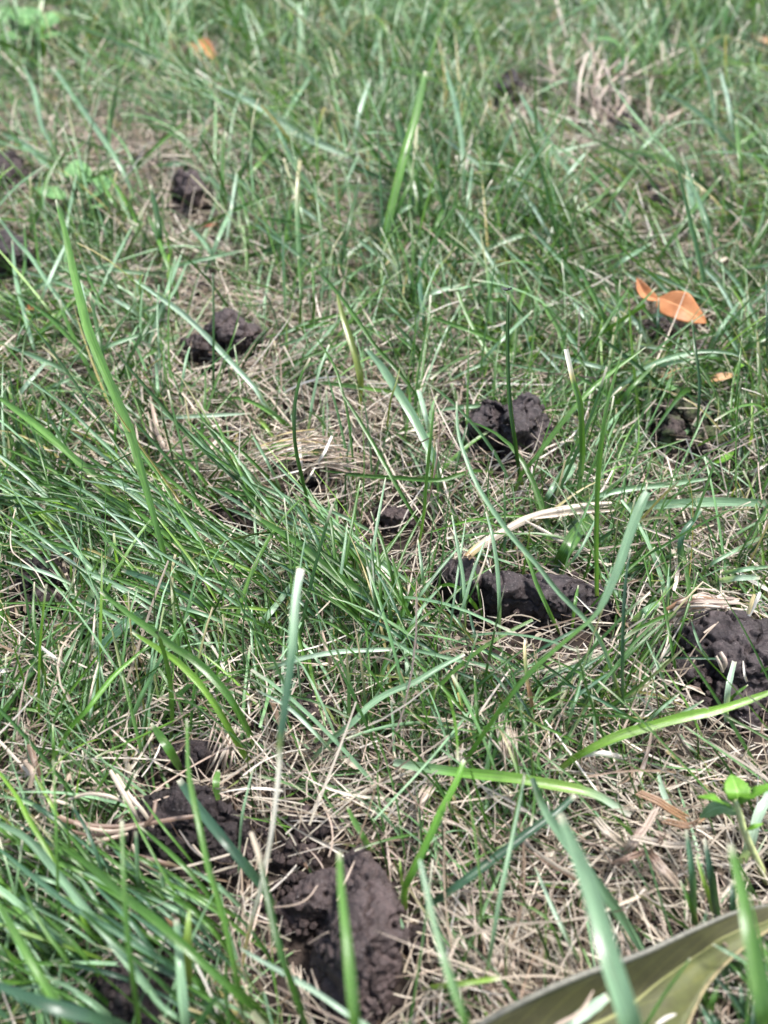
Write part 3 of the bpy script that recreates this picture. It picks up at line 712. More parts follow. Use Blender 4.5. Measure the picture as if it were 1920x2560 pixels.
trace('q', 25, .55, '1618,1230 1600,1265 1573,1338 1550,1407 1527,1465 1504,1515 1481,1546 1434,1585 1376,1635 1330,1677 1280,1735 1219,1820 1172,1890 1150,1930', 'longest blade, broad upper end with a square tip, narrowing far down to the lower centre', group=GB, wp=[(0,.75),(.05,.9),(.2,1.0),(.3,.75),(.36,.36),(.6,.5),(.9,.5),(1,.3)], fold=.35, cols=[(0,'m'),(.3,'m'),(.42,'q'),(1,'b')])
trace('m', 16, .1, '1440,1160 1420,1190 1390,1220 1360,1250', tip=.7, fold=.3); trace('m', 18, .05, '1430,1150 1400,1190 1370,1240 1352,1258', fold=.3)
trace('w', 9, .1, '1330,1165 1328,1200 1320,1240', fold=-.5); trace('w', 10, .0, '1920,1160 1890,1175 1868,1182')
trace('d', 9, .5, '1730,800 1738,870 1748,950 1746,1030 1738,1110', cols=[(0,'s'),(.05,'d'),(1,'k')])
trace('p', 14, .02, '1705,785 1650,788 1595,797', tip=.8, lift=11); trace('k', 8, .4, '1647,745 1645,810 1642,870')
trace('q', 15, .3, '1352,742 1370,780 1395,820 1410,870 1440,920')
trace('m', 13, .3, '1400,800 1430,850 1460,890 1490,950')
for i in range(9):
    x = 1480+i*45; trace(['m','q','g','p'][i % 4], 12, .12, f'{x-60},{690-i*6} {x},{735-i*4} {x+60},{790+i*3} {x+110},{860}')
trace('p', 14, .1, '1515,742 1560,775 1600,820 1635,885', fold=.3)
trace('g', 7, .5, '1855,845 1850,900 1840,1000 1832,1060'); trace('k', 7, .5, '1916,690 1917,800 1918,950')
trace('s', 11, .1, '1826,642 1800,655 1783,680', fold=-.4); trace('p', 12, .2, '1868,762 1850,780 1838,805', fold=-.4)
trace('g', 9, .3, '1945,1000 1850,1060 1780,1095 1735,1120'); trace('l', 9, .4, '1880,1000 1880,1080 1870,1120')
trace('t', 12, .1, '1590,1290 1560,1250 1530,1230', fold=-.4)
# --- thick stem and broad blade behind the roll
trace('s', 20, .0, '1530,1258,16 1470,1263,17 1377,1279,18 1338,1288,18 1280,1313,19 1199,1362,20 1167,1390,21', 'thick dry straw-coloured stem with an orange broken end, resting on the soil roll', name='straw_stalk', cat='dry stalk', tip=.4, base=1.0, fold=-.9, cols=[(0,'s'),(.55,'s'),(.85,'s'),(.93,'y'),(1,'r')])
trace('s', 12, .0, '1540,1275,14 1450,1280,15 1380,1290,17 1330,1296,17', tip=.6)
trace('s', 11, .0, '1470,1375,14 1446,1363,14 1396,1349,15 1365,1330,17 1310,1300,18', fold=-.4)
trace('g', 34, .1, '1484,1290 1446,1326 1415,1376 1390,1425', 'short broad dark blade standing behind the soil roll', group=GB, tip=.5, base=.8, fold=.2)
trace('m', 9, .35, '1495,1285 1470,1340 1440,1390 1395,1440')
trace('q', 10, .5, '1280,1330 1319,1396 1342,1461 1376,1535 1400,1585', 'slim curved green blade across the middle lobe of the soil roll', group=GB)
trace('k', 9, .6, '1577,1373 1565,1442 1558,1550 1556,1666 1558,1782', 'upright dark blue-green blade between the soil roll and the big right clod', group=GB, tip=.4)
trace('n', 14, .35, '1755,1272 1730,1305 1708,1334 1701,1376 1704,1446', 'kinked blue-green blade bent over to the right above the big right clod', group=GB)
trace('m', 22, .0, '1650,1505 1610,1530 1577,1562', tip=.7, lift=13, fold=.25); trace('m', 14, .0, '1590,1570 1560,1600 1531,1650', lift=12)
trace('p', 18, .0, '1900,1444 1840,1445 1774,1458', lift=12, tip=.6, fold=.3); trace('m', 14, .0, '1930,1415 1850,1425 1780,1440', lift=12)
trace('m', 12, .1, '1925,1332 1859,1365 1782,1407 1750,1440')
trace('p', 14, .25, '1836,1654 1820,1724 1814,1812', 'short pale green blade standing in front of the big right clod', group=GB, tip=.8, fold=.3)
trace('r', 10, .5, '1313,1596 1311,1627 1317,1697 1326,1743 1334,1801', 'rusty orange-brown stalk with a short green section, below the soil roll', group=GB, name='dry_stalk', cat='dry stalk', cols=[(0,'w'),(.1,'y'),(.3,'g'),(.45,'r'),(.8,'r'),(1,'g')])
trace('m', 9, .3, '1454,1701 1434,1766 1411,1836'); trace('s', 8, .0, '1519,1288 1608,1319 1697,1353 1762,1384 1830,1410', lift=12)
trace('w', 17, .0, '1450,1892 1485,1884 1525,1886 1570,1900', lift=12, tip=.5, base=.4, fold=-.5)
trace('v', 24, .35, '1935,1726 1859,1755 1782,1778 1724,1789 1646,1809 1569,1832 1511,1855 1465,1878 1427,1901 1380,1938', 'vivid green broad blade arching to the right edge below the big right clod', group=GB, tip=.4, base=.45, fold=.3)
trace('g', 8, .4, '1745,1430 1725,1500 1700,1580 1680,1640'); trace('s', 6, .2, '1672,1520 1672,1590 1650,1650 1625,1680')
trace('m', 8, .2, '1728,1550 1740,1590 1755,1625 1790,1670'); trace('g', 9, .25, '1870,1712 1840,1735 1810,1765')
trace('w', 8, .15, '1858,1652 1862,1690 1870,1710', lift=14)
trace('m', 9, .5, '1130,1288 1142,1357 1157,1442 1161,1519 1163,1569', 'stiff upright mint-edged blade before the left lobe of the soil roll', group=GB)
trace('m', 10, .5, '1215,1280 1230,1338 1242,1415 1248,1511 1248,1589', 'second stiff upright blade, in front of the middle of the soil roll', group=GB)
trace('s', 6, .4, '1226,1330 1219,1380 1196,1446 1172,1496 1138,1565', cols=[(0,'s'),(.4,'s'),(.5,'d'),(1,'d')])
trace('b', 13, .2, '1085,1470 1122,1461 1153,1475 1180,1505 1198,1530', fold=.2)
trace('g', 10, .2, '1161,1508 1084,1527 1041,1558 1003,1596 980,1640'); trace('m', 10, .45, '1045,1349 1052,1400 1057,1442 1068,1496')
trace('m', 8, .3, '1110,1510 1150,1560 1190,1620'); trace('w', 6, .1, '1440,1490 1480,1530 1510,1560', lift=18)
# --- central tuft
for i in range(46):
    bx = rng.normal(935, 75); by = 1560 + rng.normal(0, 42) + (bx-935)*.25; an = rng.uniform(92, 152) if i % 4 else rng.uniform(40, 95); Ln = rng.uniform(150, 340)
    dx, dy = math.cos(R(an))*Ln, -math.sin(R(an))*Ln; sag = rng.uniform(0, 18)
    trace('gdgqmngg'[i % 8], rng.uniform(7, 12), .38 if an > 70 else .25, f'{bx+dx:.0f},{by+dy+sag:.0f} {bx+dx*.6:.0f},{by+dy*.62-sag*.3:.0f} {bx+dx*.28:.0f},{by+dy*.3:.0f} {bx:.0f},{by:.0f}', tip=.3)
trace('g', 19, .3, '640,1292 756,1365 825,1427 879,1465 925,1500 956,1535 990,1590', 'long dark green blade diving into the central tuft from the upper left', group=GB, fold=.3)
trace('m', 14, .25, '779,1311 871,1357 949,1407 990,1450 1010,1480', 'mint blade with a white cut tip above the central tuft', group=GB, tip=.5)
trace('m', 12, .0, '891,1573 968,1596 1040,1640 1080,1680', lift=12); trace('m', 13, .0, '980,1616 1064,1631 1142,1650 1219,1666 1300,1685', lift=12)
trace('p', 12, .0, '980,1623 920,1625 852,1629 775,1641 700,1660 640,1680', 'pale mint blade lying level left of the central tuft', group=GB, lift=13, tip=.7)
trace('m', 15, .12, '1161,1635 1103,1666 1041,1704 980,1728 925,1762 879,1809 825,1851 767,1913', 'blue-green blade lying diagonally across the straw below the central tuft', group=GB, tip=.6, lift=12)
trace('p', 9, .15, '640,1724 717,1766 787,1832 837,1886', 'pale bluish blade crossing the tall cut blade low down', group=GB, lift=12, base=.9)
trace('n', 23, .42, '752,1423 742,1473 736,1531 731,1608 723,1685 713,1762 706,1812 700,1860 698,1920 690,1997 679,2082 663,2167 648,2236 633,2286 617,2352 602,2437', 'tall dark blue-green blade with a white square tip on a long yellow straw stalk', group=GB, tip=.75, wp=[(0,.9),(.1,.95),(.36,.85),(.4,.5),(.6,.5),(1,.3)], fold=.45, cols=[(0,'w'),(.03,'p'),(.16,'m'),(.2,'n'),(.36,'k'),(.39,'o'),(.42,'w'),(.8,'w'),(.85,'y'),(1,'y')])
trace('m', 18, .1, '745,1440 700,1500 660,1550 625,1590', tip=.6, fold=.25)
trace('t', 13, .2, '805,1575 812,1610 822,1640 830,1675', fold=-.7); trace('o', 6, .1, '830,1680 870,1683 960,1690 1050,1700 1180,1735')
# --- left, rows 5-7
trace('n', 17, .1, '305,1425 367,1446 444,1481 502,1511 556,1546', 'dark blue-green blade with a cut tip lying left of the tall cut blade', group=GB, lift=12, fold=.3, tip=.6)
trace('n', 24, .08, '236,1642 278,1592 328,1550 375,1522', 'short wide blue-green blade pointing down left with a frayed white end', group=GB, lift=12, tip=.6, fold=.2)
trace('b', 12, .15, '370,1612 328,1650 285,1689 239,1747 216,1778 177,1820 120,1920', 'narrow bright green blade slanting down to the left through dead grass', group=GB, lift=11)
trace('v', 17, .3, '330,1580 405,1627 448,1658 502,1712 548,1778 590,1851 628,1915', 'vivid yellow-green blade running down to the right below the cut lying blade', group=GB, tip=.3, base=.85, fold=.3)
trace('g', 20, .3, '250,1480 336,1546 386,1581 432,1616 482,1647 532,1693 579,1751 613,1812 645,1880', 'dark green blade curving parallel just above the vivid yellow-green one', group=GB, tip=.2, fold=.3)
trace('p', 10, .15, '77,1346 154,1388 216,1430 293,1469 367,1519 420,1560'); trace('m', 13, .12, '139,1473 216,1508 289,1546 359,1600 424,1635')
trace('q', 9, .1, '0,1508 139,1508 239,1519 328,1542 430,1580'); trace('d', 7, .6, '600,1376 571,1450 540,1519 513,1569')
trace('w', 10, .0, '96,1612 135,1643 174,1670', lift=13, tip=.8, fold=-.4); trace('w', 12, .0, '-10,1678 10,1676 28,1674', lift=13, tip=.9)
trace('g', 9, .0, '139,1560 230,1570 320,1590 420,1620'); trace('m', 9, .1, '245,1660 225,1790 210,1800')
trace('s', 6, .4, '246,1655 232,1710 222,1760 212,1805'); trace('s', 6, .3, '239,1500 232,1600 222,1660')
trace('g', 11, .45, '86,1455 84,1540 95,1600 105,1660 118,1715', cols=[(0,'s'),(.1,'g'),(.6,'d'),(1,'l')])
trace('s', 3.2, 0, '39,1270,20 27,1326,22 29,1373,24 50,1396,27 85,1423,28 100,1446,27 112,1470,25', 'pale curved root hair lying over the crumbly lump by the left edge', name='root_hair', cat='root', tip=.8, base=.8)
trace('o', 9, .0, '215,1415 250,1450 300,1470', cols=[(0,'y'),(.4,'y'),(.6,'d'),(1,'g')])
for i in range(150):
    bx = rng.uniform(60, 760); by = 1300 + rng.uniform(-110, 260) + bx*.08; Ln = rng.uniform(150, 400)*(.8+.4*rng.random()); an = rng.normal(147, 16)
    dx, dy = math.cos(R(an))*Ln, -math.sin(R(an))*Ln
    if free(bx, by, bx+dx, by+dy): trace('ggmqdgdpqgml'[i % 12], rng.uniform(6, 12), rng.uniform(.06, .25), f'{bx+dx:.0f},{by+dy+10:.0f} {bx+dx*.5:.0f},{by+dy*.55:.0f} {bx:.0f},{by:.0f}', lift=rng.uniform(8, 13))
for i in range(60):
    bx = rng.uniform(560, 980); by = 1270 + rng.uniform(-40, 190); Ln = rng.uniform(150, 330); an = rng.normal(142, 15)
    dx, dy = math.cos(R(an))*Ln, -math.sin(R(an))*Ln
    if free(bx, by, bx+dx, by+dy): trace('mgdqmg'[i % 6], rng.uniform(7, 12), rng.uniform(.1, .25), f'{bx+dx:.0f},{by+dy:.0f} {bx+dx*.5:.0f},{by+dy*.5-6:.0f} {bx:.0f},{by:.0f}', lift=10)
for i in range(200):      # sweeps through the upper half
    bx = rng.uniform(0, 1900); by = rng.uniform(420, 1060); Ln = rng.uniform(120, 320); an = rng.choice([rng.normal(130, 14), rng.normal(60, 14), rng.normal(165, 12), rng.normal(15, 12)])
    dx, dy = math.cos(R(an))*Ln, -math.sin(R(an))*Ln
    if 560 < bx < 980 and by > 850: continue
    if free(bx, by, bx+dx, by+dy): trace('mgpqmgd'[i % 7], rng.uniform(8, 14), rng.uniform(.1, .35), f'{bx+dx:.0f},{by+dy:.0f} {bx+dx*.5:.0f},{by+dy*.54:.0f} {bx:.0f},{by:.0f}', lift=10, fold=.35)
trace('b', 8, .3, '1060,1335 1180,1300 1290,1290 1400,1300', lift=8)
trace('g', 13, .0, '800,1175 900,1188 1000,1195 1100,1200 1180,1178 1240,1180', lift=12)
# --- lower right
trace('l', 26, .0, '1577,2038,12 1535,2013,15 1492,1988,17 1434,1972,18 1349,1957,18 1280,1945,18 1142,1930,17 1033,1915,15 985,1905,11', 'lime green blade lying level over the straw with a whitish bent end', group=GB, tip=.45, base=.8, fold=.4, cols=[(0,'w'),(.08,'p'),(.25,'l'),(.7,'b'),(1,'p')])
trace('b', 19, .3, '1160,1900 1142,1951 1103,2028 1068,2105 1030,2182 1010,2225 1012,2275', 'bright green stem rising from a forked sheath beside the largest clod', group=GB, tip=.6, base=.75)
trace('l', 9, .4, '999,2144 1002,2180 1006,2221'); trace('m', 9, .05, '1000,2290 1008,2320 1014,2345', lift=10)
trace('k', 21, .05, '1437,1988 1388,2032 1319,2082 1280,2113 1219,2159 1142,2217 1084,2256 1018,2290', 'dark green straight blade with a white tip running diagonally over pale straw', group=GB, lift=14, tip=.65, base=.3, fold=.6)
trace('m', 11, .2, '1312,1940 1284,2082 1265,2171 1246,2267 1226,2383 1211,2460', 'narrow bluish blade hanging straight down over pale straw', group=GB, lift=14)
trace('q', 7, .3, '1165,1950 1172,1978 1188,2094 1199,2190 1203,2306 1200,2350')
trace('m', 26, .0, '1330,1945,44 1361,2024,42 1403,2086,38 1488,2202,30 1550,2286,22 1600,2364,14 1622,2400,10', 'mint blade with a dark folded tip slanting down behind the big fallen leaf', group=GB, tip=.45, base=.7, fold=.25, cols=[(0,'k'),(.08,'d'),(.14,'m'),(1,'n')])
trace('m', 54, .0, '1400,2035,72 1442,2136,78 1473,2213,81 1500,2306,83 1527,2402,83 1558,2499,80 1577,2560,76 1592,2640,62 1600,2700,40 1605,2760,5', 'large blurred blade close to the viewer in front of the big fallen leaf', group=GB, tip=.35, base=.7, fold=.25)
trace('q', 46, .0, '1826,2110,76 1851,2209,80 1870,2306,82 1893,2422,80 1913,2537,76 1925,2620,60 1935,2720,30 1940,2790,3', 'second large blurred blade near the viewer, at the right edge over the fallen leaf', group=GB, tip=.3, base=.7, fold=.3)
trace('q', 26, .0, '848,2130,66 852,2209,70 862,2306,72 875,2441,70 887,2560,64 895,2640,45 900,2740,3', 'slim blurred blade standing up in front of the largest clod', group=GB, tip=.45, fold=.5)
trace('q', 20, .0, '1050,2150,62 1072,2248,66 1095,2344,68 1118,2422,68 1145,2499,66 1165,2560,62 1185,2640,45 1200,2740,3', 'thin blurred see-through blade right of the largest clod, near the viewer', group=GB, tip=.4, cols=[(0,'p'),(.4,'q'),(.6,'l'),(1,'l')])
trace('g', 18, .0, '628,2080,48 645,2130,50 659,2190,50 682,2306,48 709,2402,44 748,2514,30 770,2600,8', 'blurred dark blade with a straw tip left of the largest clod', group=GB, tip=.6, cols=[(0,'s'),(.1,'s'),(.18,'d'),(1,'g')])
trace('p', 14, .0, '600,2370,30 640,2394,32 717,2437,34 794,2483,34 871,2537,32 930,2575,25 1010,2640,4', 'pale blade crossing the foot of the largest clod', group=GB)
trace('q', 18, .0, '868,2016 887,2055 910,2094 925,2132', lift=14, fold=.25)
trace('l', 14, .0, '1250,2445 1142,2460 1053,2472', 'short lime blade lying level right of the foot of the largest clod', group=GB, lift=16, tip=.8)
for a in ('887,2151,20 864,2202,22 842,2252,21','675,2269,14 736,2262,17 771,2244,18 794,2213,18','640,2300,14 680,2310,14 700,2315,12','770,2360,14 810,2335,19 825,2330,20'): trace('t', 6, 0, a, fold=-.3)
trace('s', 9, .1, '1149,2340 1115,2418 1095,2499', lift=16); trace('p', 13, .05, '1338,2167 1380,2267 1415,2337 1461,2429', lift=13)
trace('s', 10, .0, '1376,2306 1473,2290 1550,2260 1658,2217', lift=13); trace('q', 9, .1, '1280,2250 1370,2300 1425,2440', lift=12)
trace('p', 18, .1, '1645,1930 1658,1982 1681,2028 1700,2060', fold=.3); trace('p', 25, .1, '1930,1960 1915,2000 1897,2036 1874,2113 1851,2165', 'wide pale blade behind the seedling at the right edge', group=GB, fold=.3)
trace('n', 22, .35, '1716,2074 1731,2190 1735,2320', fold=.4); trace('k', 25, .35, '1762,2097 1778,2190 1800,2330', fold=.4); trace('l', 14, .3, '1739,2136 1762,2209 1790,2300', fold=.4)
trace('k', 20, .3, '1830,2200 1832,2260 1840,2350', fold=.4); trace('g', 16, .3, '1700,2200 1725,2260 1745,2330')
for i in range(34):
    bx = rng.uniform(1740, 1990); by = rng.uniform(2380, 2660); an = rng.uniform(35, 140); Ln = rng.uniform(80, 200)
    dx, dy = math.cos(R(an))*Ln, -math.sin(R(an))*Ln
    trace('gkqngk'[i % 6], rng.uniform(13, 24), .1, f'{bx+dx:.0f},{by+dy:.0f} {bx+dx*.5:.0f},{by+dy*.55:.0f} {bx:.0f},{by:.0f}', lift=8, arch=2, tip=.2)
# --- lower left
trace('v', 13, .0, '-10,1920,26 39,1986,29 77,2055,30 108,2105,30 150,2182,28 181,2240,24 220,2321,16 247,2387,5', 'yellow-green blade running down from the left edge over the lower left tangle', group=GB)
trace('m', 22, .0, '-20,2050,22 69,2097,28 147,2186,32 216,2275,34 270,2340,33 324,2410,30 386,2491,24 430,2560,8', 'long mint blade running down right across the lower left corner', group=GB, tip=.5)
trace('n', 17, .0, '-30,2100,20 96,2202,32 193,2275,34 270,2317,34 347,2367,32 444,2425,22 520,2480,6')
trace('g', 21, .0, '120,2095,16 216,2159,28 320,2248,36 386,2298,38 463,2367,38 540,2437,34 617,2506,24 690,2580,5', 'broad mid-green blade diagonal through the middle of the lower left tangle', group=GB, tip=.3, fold=.3)
trace('q', 22, .0, '-20,2230,44 39,2337,48 89,2422,48 135,2499,44 174,2560,34 220,2640,5', 'blurred light green blade low at the left edge', group=GB)
trace('k', 32, .0, '-40,2450,50 77,2495,54 147,2522,54 270,2557,44 380,2610,8', 'blurred blue-grey blade across the bottom left corner', group=GB, fold=.3)
trace('k', 24, .0, '448,1949,24 502,2028,30 571,2113,30 640,2198,20 690,2270,5', 'broad dark blade with a pale torn tip over the root-trailing clod', group=GB, tip=.7, fold=.3)
trace('q', 15, .0, '467,1797,56 471,1920,58 482,1989,58 502,2082,56 521,2171,52 552,2267,44 590,2441,26 610,2540,4', 'blurred upright green blade in front of the root-trailing clod', group=GB, tip=.3)
trace('m', 10, .0, '340,2078,38 343,2167,26 351,2248,8', 'small upright mint blade with a white tip left of the root-trailing clod', group=GB, tip=.8)
trace('m', 13, .0, '401,2182,26 417,2248,16 430,2300,6', tip=.8); trace('g', 13, .0, '305,2051,62 309,2190,60 320,2344,54 340,2499,40 350,2600,5', 'blurred dark upright blade with a pale tip before the bottom left clod', group=GB, tip=.7)
trace('m', 12, .0, '174,2159,16 216,2217,20 247,2267,18 285,2348,6'); trace('q', 12, .0, '42,2186,22 77,2260,24 112,2325,22 170,2406,16 215,2490,4')
trace('m', 24, .0, '440,2300,30 446,2360,34 451,2441,34 463,2560,26 470,2640,4', 'wide mint blade standing at the right side of the bottom left clod', group=GB, tip=.6, fold=.4)
trace('o', 27, .0, '473,2275,38 469,2344,36 467,2452,20 470,2500,6', 'olive see-through blade beside the wide mint one at the bottom left', group=GB, tip=.2, base=.6, fold=.3, cols=[(0,'l'),(.4,'o'),(1,'o')])
trace('q', 9, .0, '133,1900,50 139,2036,46 143,2151,38 147,2267,24 160,2380,5'); trace('k', 12, .0, '177,2009,26 216,2074,28 247,2151,24 270,2248,8')
trace('s', 7, .0, '579,2134,18 494,2159,20 413,2178,18', tip=.8, fold=-.3); trace('s', 6, .0, '448,2075,16 480,2120,18 515,2150,19', tip=.5)
trace('m', 8, .0, '633,1920,30 606,2036,26 598,2136,14 596,2200,4'); trace('q', 9, .0, '305,1989,26 370,2113,28 424,2209,22 463,2260,12 500,2330,4')
trace('l', 10, .0, '77,1920,14 127,2009,16 170,2080,8'); trace('m', 15, .0, '330,2400,16 390,2499,28 444,2545,28 520,2600,6')
trace('d', 11, .0, '337,1925,22 310,1985,18 262,2060,7'); trace('q', 8, .0, '355,1995,22 410,2070,26 460,2130,20 500,2180,8')
trace('g', 22, .2, '378,1808 420,1870 455,1930', 'small leaf-shaped green blade tip in front of the pair of crumbly lumps', group=GB, tip=.3, fold=.2); trace('q', 10, .5, '132,1810 134,1870 133,1920')
trace('r', 14, .0, '415,2290,18 432,2320,16 440,2345,14', fold=.2); trace('w', 9, .0, '490,2410,24 520,2470,20 555,2560,10', tip=.8)
trace('g', 12, .0, '-20,2400,14 150,2410,18 260,2415,10'); trace('m', 10, .0, '20,2470,14 110,2466,18 200,2455,10')
trace('q', 22, .0, '546,1925,12 540,1960,14 545,2000,10', fold=.2)
for i in range(110):
    bx = rng.uniform(60, 720); by = rng.uniform(2080, 2620)
    if by < 2230 and bx > 300: by += 190
    Ln = rng.uniform(180, 380); an = rng.normal(142, 9); dx, dy = math.cos(R(an))*Ln, -math.sin(R(an))*Ln
    if free(bx, by, bx+dx, by+dy): trace('gdmqngkg'[i % 8], rng.uniform(9, 16), .12, f'{bx+dx:.0f},{by+dy+12:.0f} {bx+dx*.5:.0f},{by+dy*.55:.0f} {bx:.0f},{by:.0f}', lift=9)
# --- right edge tangle of blue-green blades
for i in range(60):
    bx = rng.uniform(1100, 1900); by = rng.uniform(1540, 1880); an = rng.choice([rng.normal(35, 14), rng.normal(150, 14), rng.normal(95, 12)]); Ln = rng.uniform(110, 280)
    dx, dy = math.cos(R(an))*Ln, -math.sin(R(an))*Ln
    if free(bx, by, bx+dx, by+dy): trace('gnmkqgd'[i % 7], rng.uniform(7, 11), .18, f'{bx+dx:.0f},{by+dy:.0f} {bx+dx*.5:.0f},{by+dy*.55:.0f} {bx:.0f},{by:.0f}', lift=8)
# --- top of the picture
for k, wd, up, p in (('m',16,.35,'133,168 197,260 266,359 313,440 345,520'),('m',14,.3,'58,162 87,231 104,312 133,370 150,420'),('p',22,.3,'538,214 637,260 741,330 839,376 960,428'),
    ('m',16,.3,'683,301 729,399 787,480 839,555'),('p',12,.4,'926,197 897,289 880,405'),('m',10,.4,'752,457 735,520 718,579'),('g',12,.4,'156,376 120,440 104,509 64,608'),
    ('m',15,.35,'1113,168 1139,260 1157,376 1157,463 1174,538'),('m',16,.35,'1299,231 1342,307 1388,382 1452,463 1487,521'),('m',16,.3,'1183,46 1170,80 1157,116'),
    ('p',20,.0,'1342,405 1267,451 1197,492'),('m',14,.3,'1654,226 1735,272 1828,359 1880,420'),('p',12,.4,'1799,168 1822,260 1840,394'),('m',20,.3,'1718,428 1730,521 1718,602'),
    ('m',22,.2,'0,330 60,360 130,420 180,450'),('p',20,.2,'480,20 400,60 345,85'),('m',14,.2,'740,60 700,110 680,180'),('m',14,.3,'960,60 930,140 910,200'),('q',12,.4,'1840,300 1850,400 1860,500'),
    ('m',14,.1,'1180,640 1300,590 1420,580'),('m',12,.2,'1920,590 1840,540 1790,480'),('p',13,.3,'640,300 720,330 780,360'),('m',16,.2,'380,420 440,410 520,400'),('g',14,.3,'640,540 780,570 900,620'),
    ('m',13,.25,'560,430 620,470 700,560'),('m',12,.3,'470,560 520,620 560,700'),('g',10,.4,'740,560 748,640'),('q',12,.3,'240,430 280,500 330,560')):
    trace(k, wd, up, p, fold=.3)
trace('q', 22, .5, '1064,179 1041,278 1012,376 983,492 960,596 940,680', 'tall bright green blade out of focus at the upper centre', group=GB, tip=.4, base=.6)
trace('g', 23, .45, '989,289 1024,393 1053,521 1062,580', 'darker blurred blade crossing the tall bright one at the upper centre', group=GB, tip=.3)
trace('d', 14, .5, '376,463 399,579 399,660', 'blurred dark upright blade right of the upper left wedge-shaped clod', group=GB, tip=.4)
trace('v', 28, .3, '1469,-60 1469,0 1469,52', 'bright yellow-green blade end hanging in at the top edge', group=GB, tip=.9, base=.9)

# ------------------------------------------------------------------ dead stalk tuft, bundles, dry strips
def tuft(name, label, cat, strands, parts='stalk', group=None):
    base = at(strands[0][2][-1][0], strands[0][2][-1][1], 0) if False else None
    first = [list(map(float, q.split(','))) for q in strands[0][2].split()][-1]
    root = empty(name, Vector(at(first[0], first[1], .001))); tag(root, label, cat, group)
    for key, wpx, pts in strands:
        trace(key, wpx, .25, pts, name=parts, parent=root, fold=-.5, tip=.8, base=.8, lift=9)
    return root
tuft('dead_grass_tuft', 'blurred tuft of pale dead stalks at the upper right', 'dead grass tuft',
  [(k, wd*.62, p) for k, wd, p in (('s',12,'1385,-20,30 1398,35,28 1411,80,20 1440,140,8'),('t',11,'1371,110 1378,162 1400,200 1450,260'),('s',12,'1469,130,36 1452,185,30 1446,240,24 1440,310,14'),('t',12,'1504,150,36 1524,203,30 1520,262,18 1495,335,8'),
   ('s',12,'1568,140,34 1559,190,26 1552,250,14'),('s',12,'1652,104 1655,150 1650,215'),('t',11,'1423,227 1405,270 1378,311'),('t',12,'1578,239 1545,290 1517,346'),('s',11,'1481,268 1487,300 1495,350'),
   ('t',11,'1620,240 1625,290 1645,345'),('t',11,'1720,270 1660,300 1620,340'),('s',12,'1370,340 1400,290 1430,255'))]+
  [('tshtsst'[i % 7], rng.uniform(4, 7), f'{1500+rng.normal(0,85):.0f},{150+rng.normal(0,40):.0f},{rng.uniform(20,34):.0f} {1510+rng.normal(0,60):.0f},{230+rng.normal(0,20):.0f},{rng.uniform(14,24):.0f} {1520+rng.normal(0,30):.0f},{320+rng.normal(0,12):.0f},8') for i in range(11)])
tuft('dry_leaf_strips', 'curled brown dry strips on the back of the big right clod', 'dry leaf',
  [('thrsthst'[i % 8], rng.uniform(5, 10), f'{1662+rng.uniform(0,30):.0f},{1565-i*2.6+rng.normal(0,6):.0f},{17+i*.3:.0f} {1705+rng.uniform(-8,8):.0f},{1532-i*1.6+rng.normal(0,5):.0f},{22+i*.2:.0f} {1755+rng.uniform(-10,10):.0f},{1515-i*1.1+rng.normal(0,5):.0f},{26+rng.uniform(0,2):.0f} {1800+rng.uniform(-10,60):.0f},{1512-i*.5+rng.normal(0,8):.0f},{26+rng.uniform(0,2):.0f}') for i in range(22)]
  +[(k, wd, p) for k, wd, p in (('y',10,'1870,1535,27 1878,1510,30 1886,1485,32'),('w',9,'1872,1540,26 1892,1500,31 1900,1480,32'),('t',5,'1760,1582,25 1790,1560,25'),('s',8,'1790,1640,22 1800,1660,20 1808,1682,16'),('t',12,'1800,1630,21 1812,1655,20 1806,1675,17'))], 'strip')
tuft('dry_grass_crown', 'brown crossed dry strips between the lime blade end and the seedling', 'dead grass',
  [(k, wd*.45, ' '.join(f'{float(q.split(",")[0])+jx:.0f},{float(q.split(",")[1])+jy:.0f}' + (','+q.split(',')[2] if q.count(',')>1 else '') for q in p.split())) for jx, jy in ((0,0),(7,-3),(-6,5),(2,9)) for k, wd, p in (('r',14,'1595,1980,22 1640,2000,22 1680,2025,20 1715,2045,16'),('t',18,'1640,2020,22 1610,2070,20 1580,2110,18 1560,2130,10'),('h',20,'1610,2060,20 1590,2090,19 1580,2130,12'),('s',15,'1490,2045,16 1520,2080,18 1565,2115,12'),
   ('h',14,'1535,2155,14 1570,2140,17 1610,2125,15'),('t',20,'1690,2210,16 1655,2170,19 1620,2130,15'),('h',14,'1680,2200,14 1640,2150,18 1615,2120,15'),('r',10,'1770,2030,18 1720,2060,20 1660,2050,18'),('s',8,'1580,2090,20 1680,2110,20 1740,2105,16'),
   ('h',9,'1640,2080,22 1655,2090,22 1645,2105,20 1625,2100,18'))], 'strip')
